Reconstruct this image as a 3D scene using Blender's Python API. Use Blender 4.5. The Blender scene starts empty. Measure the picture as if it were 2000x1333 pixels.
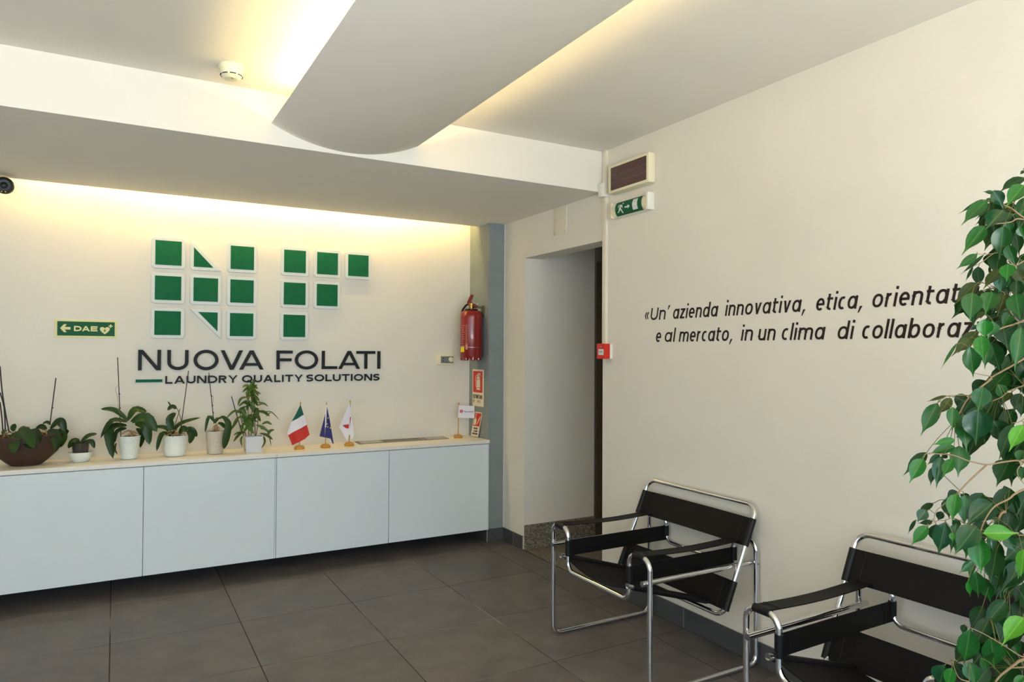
import bpy, bmesh, math, random
from mathutils import Vector, Matrix, geometry
random.seed(7)
PI = math.pi
SC = bpy.context.scene
COL = SC.collection

DAY_F = 120
DAY_S = 32
CEIL_FILL = 360
LED_L = 110
LED_R = 78
LED_W = 100

# ------------------------------------------------------------------ camera
cam_d = bpy.data.cameras.new('camera'); cam = bpy.data.objects.new('camera', cam_d); COL.objects.link(cam)
cam_d.sensor_width = 36.0; cam_d.lens = 1371.80 / 2000 * 36.0; cam_d.clip_start = 0.05; cam_d.clip_end = 100
RX = Vector((0.870827, -0.491562, 0.005255)); DN = Vector((0.012740, 0.011880, -0.999848)); FW = Vector((0.491425, 0.870762, 0.016607))
CAMLOC = Vector((0, 0, 1.43286))
m = Matrix.Identity(4)
for i in range(3):
    m[i][0] = RX[i]; m[i][1] = -DN[i]; m[i][2] = -FW[i]; m[i][3] = CAMLOC[i]
cam.matrix_world = m
SC.camera = cam

# ------------------------------------------------------------------ world, lights, exposure
w = bpy.data.worlds.new('world'); SC.world = w; w.use_nodes = True
w.node_tree.nodes['Background'].inputs[0].default_value = (0.62, 0.80, 1.0, 1)
w.node_tree.nodes['Background'].inputs[1].default_value = 1.5
SC.view_settings.view_transform = 'Standard'; SC.view_settings.look = 'None'
SC.view_settings.gamma = 1.0; SC.view_settings.use_curve_mapping = False
SC.view_settings.exposure = -0.15

def area(name, loc, size, rot, power, color, spread=PI):
    d = bpy.data.lights.new(name, 'AREA'); d.shape = 'RECTANGLE'; d.size, d.size_y = size
    d.energy = power; d.color = color; d.spread = spread
    o = bpy.data.objects.new(name, d); o.location = loc; o.rotation_euler = rot; COL.objects.link(o); return o
# daylight through the glazed entrance front behind the camera and its side window
area('daylight_front', (-0.2, -2.62, 1.42), (4.2, 2.2), (PI/2, 0, 0), DAY_F, (0.55, 0.80, 1.0))
# added fill lamp aimed up at the ceiling, standing in for outdoor ground bounce
area('ceiling_fill', (-0.2, -2.75, .75), (4.2, 1.0), (PI/2+math.radians(62), 0, 0), CEIL_FILL, (1.0, 0.965, 0.885), 2.2)
area('daylight_side', (-2.62, 0.2, 1.45), (3.2, 2.0), (0, -PI/2, 0), DAY_S, (0.95, 0.97, 1.0))

# ------------------------------------------------------------------ helpers
def srgb(c):
    return tuple(((v/255)/12.92 if v/255 <= 0.04045 else ((v/255+0.055)/1.055)**2.4) for v in c)

def mat(name, rgb, rough=0.5, metal=0.0, bump=0.0, bscale=200.0, var=0.0, vscale=4.0, coat=0.0, objvar=0.0, spec=0.5, trans=0.0, rvar=0.0):
    mt = bpy.data.materials.new(name); mt.use_nodes = True
    nt = mt.node_tree; b = nt.nodes['Principled BSDF']
    col = srgb(rgb)
    b.inputs['Base Color'].default_value = (*col, 1)
    b.inputs['Roughness'].default_value = rough; b.inputs['Metallic'].default_value = metal
    b.inputs['Specular IOR Level'].default_value = spec
    b.inputs['Coat Weight'].default_value = coat
    if trans: b.inputs['Transmission Weight'].default_value = trans
    tc = nt.nodes.new('ShaderNodeTexCoord')
    last = None
    if var:
        n = nt.nodes.new('ShaderNodeTexNoise'); n.inputs['Scale'].default_value = vscale; n.inputs['Detail'].default_value = 6; n.inputs['Roughness'].default_value = .6
        nt.links.new(tc.outputs['Object'], n.inputs['Vector'])
        if objvar:
            o0 = nt.nodes.new('ShaderNodeObjectInfo'); sc0 = nt.nodes.new('ShaderNodeVectorMath'); sc0.operation = 'MULTIPLY_ADD'
            sc0.inputs[1].default_value = (91, 57, 33); nt.links.new(o0.outputs['Random'], sc0.inputs[0]); nt.links.new(tc.outputs['Object'], sc0.inputs[2])
            nt.links.new(sc0.outputs[0], n.inputs['Vector'])
        r = nt.nodes.new('ShaderNodeMapRange'); r.inputs['From Min'].default_value = .35; r.inputs['From Max'].default_value = .65
        r.inputs['To Min'].default_value = 1-var; r.inputs['To Max'].default_value = 1+var
        nt.links.new(n.outputs['Fac'], r.inputs['Value'])
        hv = nt.nodes.new('ShaderNodeHueSaturation'); hv.inputs['Color'].default_value = (*col, 1)
        last = r.outputs['Result']
        if objvar:
            oi = nt.nodes.new('ShaderNodeObjectInfo'); r2 = nt.nodes.new('ShaderNodeMapRange')
            r2.inputs['To Min'].default_value = 1-objvar; r2.inputs['To Max'].default_value = 1+objvar
            nt.links.new(oi.outputs['Random'], r2.inputs['Value'])
            mu = nt.nodes.new('ShaderNodeMath'); mu.operation = 'MULTIPLY'
            nt.links.new(last, mu.inputs[0]); nt.links.new(r2.outputs['Result'], mu.inputs[1]); last = mu.outputs[0]
        nt.links.new(last, hv.inputs['Value']); nt.links.new(hv.outputs['Color'], b.inputs['Base Color'])
        if rvar:
            r3 = nt.nodes.new('ShaderNodeMapRange'); r3.inputs['To Min'].default_value = rough-rvar; r3.inputs['To Max'].default_value = rough+rvar
            nt.links.new(n.outputs['Fac'], r3.inputs['Value']); nt.links.new(r3.outputs['Result'], b.inputs['Roughness'])
    if bump:
        n2 = nt.nodes.new('ShaderNodeTexNoise'); n2.inputs['Scale'].default_value = bscale; n2.inputs['Detail'].default_value = 4
        nt.links.new(tc.outputs['Object'], n2.inputs['Vector'])
        bp = nt.nodes.new('ShaderNodeBump'); bp.inputs['Strength'].default_value = bump; bp.inputs['Distance'].default_value = .002
        nt.links.new(n2.outputs['Fac'], bp.inputs['Height']); nt.links.new(bp.outputs['Normal'], b.inputs['Normal'])
    return mt

def emis(name, rgb, strength):
    mt = bpy.data.materials.new(name); mt.use_nodes = True
    b = mt.node_tree.nodes['Principled BSDF']
    b.inputs['Base Color'].default_value = (.8, .8, .8, 1)
    b.inputs['Emission Color'].default_value = (*rgb, 1); b.inputs['Emission Strength'].default_value = strength
    return mt

M = {}
M['wall'] = mat('wall_plaster', (226, 220, 207), .85, bump=.25, bscale=90, var=.018, vscale=2.5)
M['ceil'] = mat('ceiling_plaster', (224, 219, 208), .9, bump=.15, bscale=120, var=.015, vscale=2)
M['tile'] = mat('slate_grey_tile', (93, 87, 83), .42, bump=.3, bscale=60, var=.24, vscale=6.5, objvar=.08, rvar=.10)
M['grout'] = mat('grout', (78, 66, 58), .9, var=.25, vscale=3)
M['skirt'] = mat('slate_skirting', (72, 73, 74), .45, var=.10, vscale=8, objvar=.05)
gn = M['grout'].node_tree; gb = gn.nodes['Principled BSDF']
tcn = gn.nodes.new('ShaderNodeTexCoord'); nz = gn.nodes.new('ShaderNodeTexNoise'); nz.inputs['Scale'].default_value = .9; nz.inputs['Detail'].default_value = 2
rp = gn.nodes.new('ShaderNodeValToRGB'); rp.color_ramp.elements[0].position = .54; rp.color_ramp.elements[0].color = (*srgb((48, 37, 30)), 1)
rp.color_ramp.elements[1].position = .66; rp.color_ramp.elements[1].color = (*srgb((160, 152, 140)), 1)
gn.links.new(tcn.outputs['Object'], nz.inputs['Vector']); gn.links.new(nz.outputs['Fac'], rp.inputs[0]); gn.links.new(rp.outputs[0], gb.inputs['Base Color'])
M['skirt_grout'] = mat('pale_joint', (176, 172, 164), .9)
M['pillar'] = mat('grey_blue_paint', (128, 136, 137), .8, bump=.3, bscale=90, var=.06, vscale=6)
M['lacquer'] = mat('white_lacquer', (220, 227, 228), .38, bump=.05, bscale=300, var=.008, vscale=3)
M['carcass'] = mat('carcass_white', (215, 218, 215), .5)
M['top'] = mat('cream_laminate', (234, 226, 212), .32, var=.01, vscale=5)
M['dark'] = mat('dark_gap', (40, 42, 44), .8)
M['leather'] = mat('black_leather', (11, 9, 9), .6, spec=.2, bump=.35, bscale=420, var=.12, vscale=10)
M['leather2'] = mat('black_leather_seam', (9, 9, 10), .5, spec=.3)
M['chrome'] = mat('chrome', (226, 227, 230), .09, metal=1.0)
M['screw'] = mat('screw_steel', (170, 172, 175), .3, metal=1.0)
M['green'] = mat('emerald_green', (0, 96, 58), .7, spec=.25, bump=.4, bscale=500, var=.08, vscale=20)
M['signgreen'] = mat('safety_green', (0, 84, 52), .6, spec=.3)
M['plaque'] = mat('plaque_white', (212, 216, 212), .5)
M['letter'] = mat('charcoal_lettering', (20, 26, 27), .6, spec=.3)
M['ink'] = mat('wall_lettering_ink', (44, 34, 30), .8, spec=.2)
M['lum'] = mat('photoluminescent_cream', (222, 216, 150), .5)
M['cream'] = mat('cream_plastic', (228, 220, 186), .4)
M['white'] = mat('white_plastic', (228, 226, 216), .4)
M['trunk'] = mat('trunking_cream', (226, 218, 198), .5)
M['coverplate'] = mat('cover_plate_cream', (222, 214, 194), .5)
M['red'] = mat('extinguisher_red', (128, 10, 6), .28, coat=.5)
M['reddark'] = mat('dark_red_lever', (112, 8, 6), .5, spec=.3)
M['redbox'] = mat('alarm_red', (206, 34, 20), .4)
M['signred'] = mat('sign_red', (200, 42, 24), .5)
M['signwhite'] = mat('sign_white', (226, 214, 186), .5)
M['black'] = mat('black_plastic', (14, 14, 16), .4, spec=.3)
M['lens'] = mat('dark_glass', (20, 30, 36), .08)
M['panel'] = mat('dark_red_panel', (70, 40, 36), .3)
M['panelgrey'] = mat('panel_line', (122, 100, 96), .4)
M['panelred'] = mat('panel_lettering', (92, 40, 36), .4)
M['greypanel'] = mat('grey_panel', (120, 120, 118), .4)
M['brass'] = mat('brass', (170, 140, 70), .3, metal=1.0)
M['yellow'] = mat('yellow_tag', (232, 208, 30), .5)
M['paleprint'] = mat('pale_print', (196, 130, 112), .5)
M['wood'] = mat('varnished_wood', (186, 132, 44), .3, var=.12, vscale=30, coat=.3)
M['gold'] = mat('gold_finial', (198, 168, 84), .35, metal=.6)
M['fl_g'] = mat('flag_green', (6, 88, 70), .7); M['fl_w'] = mat('flag_white', (232, 226, 232), .7)
M['fl_r'] = mat('flag_red', (196, 44, 30), .7); M['fl_b'] = mat('flag_blue', (40, 42, 110), .7); M['fl_y'] = mat('flag_yellow', (230, 215, 60), .6)
M['navy'] = mat('navy_print', (34, 34, 60), .6)
M['brownpot'] = mat('brown_glazed_pot', (60, 38, 26), .5, bump=.6, bscale=220, var=.12, vscale=30)
M['soil'] = mat('bark_soil', (58, 44, 32), .9, bump=1.0, bscale=60, var=.3, vscale=60)
M['whitepot'] = mat('white_ceramic', (226, 230, 224), .3)
M['greypot'] = mat('speckled_grey_pot', (198, 188, 172), .7, var=.08, vscale=90, bump=.3, bscale=200)
M['clearpot'] = mat('smoky_clear_plastic', (66, 58, 54), .12)
M['silver'] = mat('silver_white_pot', (208, 208, 210), .35)
M['root'] = mat('aerial_roots', (160, 130, 88), .8)
M['stick'] = mat('dark_plant_stick', (36, 30, 34), .5)
M['stem'] = mat('green_brown_stem', (92, 92, 48), .6)
M['orchid'] = mat('orchid_leaf', (32, 60, 18), .42, spec=.35, var=.2, vscale=14, objvar=.25)
M['herb'] = mat('slender_leaf', (70, 96, 28), .45, var=.2, vscale=14, objvar=.3)
M['grille'] = mat('grey_grille', (168, 168, 166), .6, var=.06, vscale=40)
M['grille_d'] = mat('grille_dark_frame', (112, 108, 104), .6)
M['door'] = mat('dark_brown_door', (66, 53, 34), .85, spec=.2, var=.12, vscale=6)
M['bark'] = mat('ficus_bark', (140, 116, 86), .8, bump=.5, bscale=120, var=.15, vscale=30)
M['pot'] = mat('plain_dark_planter', (70, 66, 62), .6)
def leafmat(name, rgb, rough):
    mt = mat(name, rgb, rough, spec=.22 if rough > .4 else .38, var=.15, vscale=9, objvar=.18)
    nt = mt.node_tree; b = nt.nodes['Principled BSDF']
    # pale midrib and faint side veins drawn in the leaf's own coordinates
    tc = nt.nodes.new('ShaderNodeTexCoord'); sp = nt.nodes.new('ShaderNodeSeparateXYZ'); nt.links.new(tc.outputs['Object'], sp.inputs[0])
    ab = nt.nodes.new('ShaderNodeMath'); ab.operation = 'ABSOLUTE'; nt.links.new(sp.outputs['Y'], ab.inputs[0])
    mr = nt.nodes.new('ShaderNodeMapRange'); mr.inputs['From Min'].default_value = .012; mr.inputs['From Max'].default_value = .035; mr.inputs['To Min'].default_value = .55; mr.inputs['To Max'].default_value = 0
    nt.links.new(ab.outputs[0], mr.inputs['Value'])
    mxc = nt.nodes.new('ShaderNodeMix'); mxc.data_type = 'RGBA'; src = b.inputs['Base Color'].links[0].from_socket
    nt.links.new(mr.outputs['Result'], mxc.inputs[0]); nt.links.new(src, mxc.inputs[6]); mxc.inputs[7].default_value = (*srgb((min(255, rgb[0]+60), min(255, rgb[1]+45), rgb[2]+30)), 1)
    nt.links.new(mxc.outputs[2], b.inputs['Base Color'])
    tr = nt.nodes.new('ShaderNodeBsdfTranslucent'); tr.inputs[0].default_value = (*srgb((min(255, rgb[0]*2), min(255, int(rgb[1]*1.6)), rgb[2])), 1)
    mx = nt.nodes.new('ShaderNodeMixShader'); mx.inputs[0].default_value = .08
    out = nt.nodes['Material Output']
    nt.links.new(b.outputs[0], mx.inputs[1]); nt.links.new(tr.outputs[0], mx.inputs[2]); nt.links.new(mx.outputs[0], out.inputs['Surface'])
    return mt
LM = dict(d=leafmat('ficus_leaf_dark', (12, 52, 14), .42), m=leafmat('ficus_leaf', (16, 74, 22), .32), b=leafmat('ficus_leaf_bright', (22, 92, 24), .32),
          g=leafmat('ficus_leaf_blue_green', (16, 66, 36), .22), o=leafmat('ficus_leaf_olive', (48, 62, 24), .42), v=leafmat('ficus_leaf_brightest', (62, 128, 28), .32))  # leaf greens graded from dark to bright, one tone set per leaf
# granite: three-scale speckle
def granite():
    mt = mat('granite', (120, 112, 98), .45); nt = mt.node_tree; b = nt.nodes['Principled BSDF']
    tc = nt.nodes.new('ShaderNodeTexCoord'); v = nt.nodes.new('ShaderNodeTexVoronoi'); v.inputs['Scale'].default_value = 190
    cr = nt.nodes.new('ShaderNodeValToRGB'); cr.color_ramp.interpolation = 'CONSTANT'
    e = cr.color_ramp.elements; e[0].position = 0; e[0].color = (*srgb((66, 64, 58)), 1); e[1].position = .3; e[1].color = (*srgb((120, 112, 96)), 1)
    for p, c in ((.55, (150, 140, 116)), (.75, (96, 92, 88)), (.9, (168, 160, 142))):
        x = e.new(p); x.color = (*srgb(c), 1)
    sx = nt.nodes.new('ShaderNodeSeparateColor')
    nt.links.new(tc.outputs['Object'], v.inputs['Vector']); nt.links.new(v.outputs['Color'], sx.inputs[0]); nt.links.new(sx.outputs[0], cr.inputs[0]); nt.links.new(cr.outputs[0], b.inputs['Base Color'])
    return mt
M['granite'] = granite()
M['led'] = emis('warm_led', (1.0, 0.77, 0.33), LED_L)
M['led2'] = emis('warm_led_dim', (1.0, 0.76, 0.36), LED_R)
M['led4'] = emis('warm_led_wall_dim', (1.0, 0.72, 0.26), LED_W*.6)
M['led3'] = emis('warm_led_wall', (1.0, 0.74, 0.28), LED_W)

def new_obj(name, me, parent=None, loc=None):
    o = bpy.data.objects.new(name, me); COL.objects.link(o)
    if parent: o.parent = parent
    if loc is not None: o.location = loc
    return o
def tag(o, label=None, cat=None, group=None, kind=None):
    if label: o['label'] = label
    if cat: o['category'] = cat
    if group: o['group'] = group
    if kind: o['kind'] = kind
    return o
def empty(name, loc, label, cat, group=None, rz=0):
    o = bpy.data.objects.new(name, None); COL.objects.link(o); o.location = loc; o.rotation_euler = (0, 0, rz); o.empty_display_size = .05
    return tag(o, label, cat, group)

class MB:
    """collects shapes in world space; build() links them as ONE mesh object, origin at its parent (or at loc)"""
    def __init__(s): s.v = []; s.f = []
    def add(s, vs, fs):
        n = len(s.v); s.v += [tuple(v) for v in vs]; s.f += [[i+n for i in f] for f in fs]; return s
    def box(s, x0, x1, y0, y1, z0, z1):
        vs = [(x, y, z) for z in (z0, z1) for y in (y0, y1) for x in (x0, x1)]
        return s.add(vs, [(0, 2, 3, 1), (4, 5, 7, 6), (0, 1, 5, 4), (2, 6, 7, 3), (0, 4, 6, 2), (1, 3, 7, 5)])
    def tube(s, pts, r, closed=False, n=12, caps=True):
        P = [Vector(p) for p in pts]; m = len(P)
        rr = r if isinstance(r, (list, tuple)) else [r]*m
        T = []
        for i in range(m):
            a = P[(i-1) % m] if (closed or i > 0) else P[i]; b = P[(i+1) % m] if (closed or i < m-1) else P[i]
            T.append((b-a).normalized())
        up = Vector((0, 0, 1)) if abs(T[0].z) < .9 else Vector((1, 0, 0))
        N = (up - T[0]*up.dot(T[0])).normalized(); vs = []
        for i in range(m):
            if i: N = (N - T[i]*N.dot(T[i])).normalized()
            B = T[i].cross(N)
            for k in range(n):
                a = 2*PI*k/n; vs.append(P[i] + (N*math.cos(a)+B*math.sin(a))*rr[i])
        fs = []
        off = 0
        if closed:
            # align the seam
            best = min(range(n), key=lambda k: (vs[(m-1)*n+k]-vs[0]).length); off = best
        for i in range(m if closed else m-1):
            j = (i+1) % m; o = 0
            if closed and i == m-1:
                for k in range(n): fs.append((i*n+(k+off) % n, i*n+(k+1+off) % n, (k+1) % n, k))
                continue
            for k in range(n): fs.append((i*n+k, i*n+(k+1) % n, j*n+(k+1) % n, j*n+k))
        if not closed and caps: fs += [tuple(range(n))[::-1], tuple((m-1)*n+k for k in range(n))]
        return s.add(vs, fs)
    def lathe(s, prof, c, n=32, axis=None, sx=1, sy=1):
        c = Vector(c); vs = []
        if axis is None: A, B, Z = Vector((sx, 0, 0)), Vector((0, sy, 0)), Vector((0, 0, 1))
        else:
            Z = Vector(axis).normalized(); A = (Vector((0, 0, 1)) if abs(Z.z) < .9 else Vector((1, 0, 0))); A = (A-Z*A.dot(Z)).normalized(); B = Z.cross(A)
        for r, z in prof:
            for k in range(n):
                a = 2*PI*k/n; vs.append(c + A*r*math.cos(a) + B*r*math.sin(a) + Z*z)
        fs = []
        for i in range(len(prof)-1):
            for k in range(n): fs.append((i*n+k, i*n+(k+1) % n, (i+1)*n+(k+1) % n, (i+1)*n+k))
        fs += [tuple(range(n))[::-1], tuple((len(prof)-1)*n+k for k in range(n))]
        return s.add(vs, fs)
    def prism(s, poly, O, U, V, N, d0, d1):
        """extruded 2-D polygon"""
        O, U, V, N = map(Vector, (O, U, V, N)); n = len(poly)
        vs = [O+U*p[0]+V*p[1]+N*d0 for p in poly]+[O+U*p[0]+V*p[1]+N*d1 for p in poly]
        fs = [tuple(range(n))[::-1], tuple(range(n, 2*n))]+[(i, (i+1) % n, n+(i+1) % n, n+i) for i in range(n)]
        return s.add(vs, fs)
    def ribbon(s, pts, wd, O, U, V, N, d0, d1, closed=False):
        O, U, V, N = map(Vector, (O, U, V, N)); P = [Vector((p[0], p[1])) for p in pts]; m = len(P); L = []; R = []
        for i in range(m):
            a = P[(i-1) % m] if (closed or i > 0) else None; b = P[(i+1) % m] if (closed or i < m-1) else None
            t1 = (P[i]-a).normalized() if a is not None else (b-P[i]).normalized(); t2 = (b-P[i]).normalized() if b is not None else t1
            n1 = Vector((-t1.y, t1.x)); n2 = Vector((-t2.y, t2.x)); q = (n1+n2)
            q = q.normalized() if q.length > 1e-6 else n1
            k = min(2.0, 1/max(.3, q.dot(n1))); L.append(P[i]+q*k*wd/2); R.append(P[i]-q*k*wd/2)
        vs = []
        for q in (L, R):
            for d in (d0, d1): vs += [O+U*p.x+V*p.y+N*d for p in q]
        fs = []; l0, l1, r0, r1 = 0, m, 2*m, 3*m
        for i in range(m if closed else m-1):
            j = (i+1) % m
            fs += [(l1+i, r1+i, r1+j, l1+j), (l0+i, l1+i, l1+j, l0+j), (r0+i, r0+j, r1+j, r1+i)]
        if not closed: fs += [(l0, r0, r1, l1), (l0+m-1, l1+m-1, r1+m-1, r0+m-1)]
        return s.add(vs, fs)
    def build(s, name, mt, parent=None, loc=None, smooth=False, bevel=0, fix=True):
        base = Vector(loc) if loc is not None else (parent_world(parent) if parent else Vector((0, 0, 0)))
        me = bpy.data.meshes.new(name); me.from_pydata([Vector(v)-base for v in s.v], [], s.f); me.update()
        if fix:
            bm = bmesh.new(); bm.from_mesh(me); bmesh.ops.recalc_face_normals(bm, faces=bm.faces)
            if bevel: bmesh.ops.bevel(bm, geom=bm.edges[:], offset=bevel, segments=2, affect='EDGES', profile=.6, clamp_overlap=True)
            bm.to_mesh(me); bm.free()
        if smooth:
            me.polygons.foreach_set('use_smooth', [True]*len(me.polygons)); me.set_sharp_from_angle(angle=math.radians(38))
        me.materials.append(mt)
        o = new_obj(name, me, parent)
        if loc is not None: o.location = (Vector(loc)-parent_world(parent)) if parent else loc
        return o
def parent_world(p):
    v = Vector((0, 0, 0))
    while p is not None: v += p.location; p = p.parent
    return v

def fillet(pts, r, closed=False, n=7):
    P = [Vector(p) for p in pts]; m = len(P); out = []
    for i in range(m):
        if not closed and i in (0, m-1): out.append(P[i]); continue
        a, b, c = P[(i-1) % m], P[i], P[(i+1) % m]; u = (a-b).normalized(); v = (c-b).normalized()
        ang = u.angle(v); d = min(r/math.tan(ang/2), .48*(a-b).length, .48*(c-b).length); rr = d*math.tan(ang/2)
        ctr = b+(u+v).normalized()*(rr/math.sin(ang/2)); s0 = b+u*d-ctr; s1 = b+v*d-ctr; th = s0.angle(s1)
        for k in range(n+1):
            t = k/n; out.append(ctr+(s0*math.sin((1-t)*th)+s1*math.sin(t*th))/math.sin(th))
    return out
def ell(cx, cy, rx, ry, a0, a1, n=14, e=1.0):
    out = []
    for i in range(n+1):
        a = math.radians(a0+(a1-a0)*i/n); c, s_ = math.cos(a), math.sin(a)
        out.append((cx+rx*math.copysign(abs(c)**e, c), cy+ry*math.copysign(abs(s_)**e, s_)))
    return out
def spline(P, n=6):
    out = []
    for i in range(len(P)-1):
        p0 = P[max(0, i-1)]; p1 = P[i]; p2 = P[i+1]; p3 = P[min(len(P)-1, i+2)]
        for k in range(n):
            t = k/n; out.append(tuple(.5*((2*b)+(-a+c)*t+(2*a-5*b+4*c-d)*t*t+(-a+3*b-3*c+d)*t**3) for a, b, c, d in zip(p0, p1, p2, p3)))
    return out+[tuple(P[-1])]

# ------------------------------------------------------------------ stroke letters: shapes in a w x h box
def CAP(ch, w, h, s):
    R = []; Pg = []; hs = s/2; t = s*1.12
    A = R.append
    if ch == 'N': A([(hs, 0), (hs, h)]); A([(w-hs, 0), (w-hs, h)]); Pg.append([(0, h), (s*1.3, h), (w, 0), (w-s*1.3, 0)])
    elif ch == 'U': A([(hs, h)]+[(hs, h*.42)]+ell(w/2, h*.40, w/2-hs, h*.40-hs, 180, 360)+[(w-hs, h*.42), (w-hs, h)])
    elif ch == 'O': A(ell(w/2, h/2, w/2-hs, h/2-hs, 0, 360, 40)[:-1]+['c'])
    elif ch == 'Q': A(ell(w/2, h/2, w/2-hs, h/2-hs, 0, 360, 40)[:-1]+['c']); A([(w*.55, h*.28), (w*.95, -h*.04)])
    elif ch == 'V': Pg += [[(0, h), (t, h), (w/2+t/2, 0), (w/2-t/2, 0)], [(w-t, h), (w, h), (w/2+t/2, 0), (w/2-t/2, 0)]]
    elif ch == 'A': Pg += [[(0, 0), (t, 0), (w/2+t/2, h), (w/2-t/2, h)], [(w-t, 0), (w, 0), (w/2+t/2, h), (w/2-t/2, h)], [(w*.2, h*.20), (w*.8, h*.20), (w*.76, h*.20+s*.9), (w*.24, h*.20+s*.9)]]
    elif ch == 'F': A([(hs, 0), (hs, h)]); A([(0, h-hs), (w, h-hs)]); A([(0, h*.51), (w*.93, h*.51)])
    elif ch == 'E': A([(hs, 0), (hs, h)]); A([(0, h-hs), (w, h-hs)]); A([(0, h*.5), (w*.93, h*.5)]); A([(0, hs), (w, hs)])
    elif ch == 'L': A([(hs, h), (hs, 0)]); A([(0, hs), (w, hs)])
    elif ch == 'T': A([(0, h-hs), (w, h-hs)]); A([(w/2, h), (w/2, 0)])
    elif ch == 'I': A([(w/2, 0), (w/2, h)])
    elif ch == 'D': A([(hs, 0), (hs, h)]); A([(0, h-hs), (w*.45, h-hs)]+ell(w*.45, h/2, w*.55-hs, h/2-hs, 88, -88)+[(w*.45, hs), (0, hs)])
    elif ch == 'P': A([(hs, 0), (hs, h)]); A([(0, h-hs), (w*.5, h-hs)]+ell(w*.5, h*.73, w*.5-hs, h*.27-hs, 88, -88)+[(w*.5, h*.46+hs), (0, h*.46+hs)])
    elif ch == 'R':
        A([(hs, 0), (hs, h)]); A([(0, h-hs), (w*.5, h-hs)]+ell(w*.5, h*.71, w*.47-hs, h*.29-hs, 88, -88)+[(w*.5, h*.42+hs), (0, h*.42+hs)])
        Pg.append([(w*.42, h*.45), (w*.42+t, h*.45), (w, 0), (w-t*1.1, 0)])
    elif ch == 'Y': Pg += [[(0, h), (t, h), (w/2+hs, h*.42), (w/2-hs, h*.42)], [(w-t, h), (w, h), (w/2+hs, h*.42), (w/2-hs, h*.42)]]; A([(w/2, 0), (w/2, h*.45)])
    elif ch == 'S': A(spline([(w-hs*.9, h*.80), (w*.75, h-hs*1.1), (w*.48, h-hs), (w*.17, h-hs*1.9), (hs, h*.74), (w*.2, h*.57), (w*.5, h*.51), (w*.8, h*.44), (w-hs, h*.27), (w*.82, hs*1.9), (w*.5, hs), (w*.22, hs*1.1), (hs*.7, h*.20)], 4))
    elif ch == 'M': A([(hs, 0), (hs, h)]); A([(w-hs, 0), (w-hs, h)]); Pg += [[(0, h), (t, h), (w/2+hs*.8, h*.25), (w/2-hs*.8, h*.25)], [(w-t, h), (w, h), (w/2+hs*.8, h*.25), (w/2-hs*.8, h*.25)]]
    elif ch == 'C': A(ell(w*.55, h/2, w*.55-hs, h/2-hs, 45, 315, 26))
    return R, Pg
LOWW = dict(a=.98, z=.74, i=.2, e=.9, n=.9, d=.98, o=.98, v=.84, t=.62, c=.74, r=.56, m=1.52, l=.2, b=.98, u=.9, U=1.08)
LOWW['\u00ab'] = .8; LOWW["'"] = .3; LOWW[','] = .28
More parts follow.
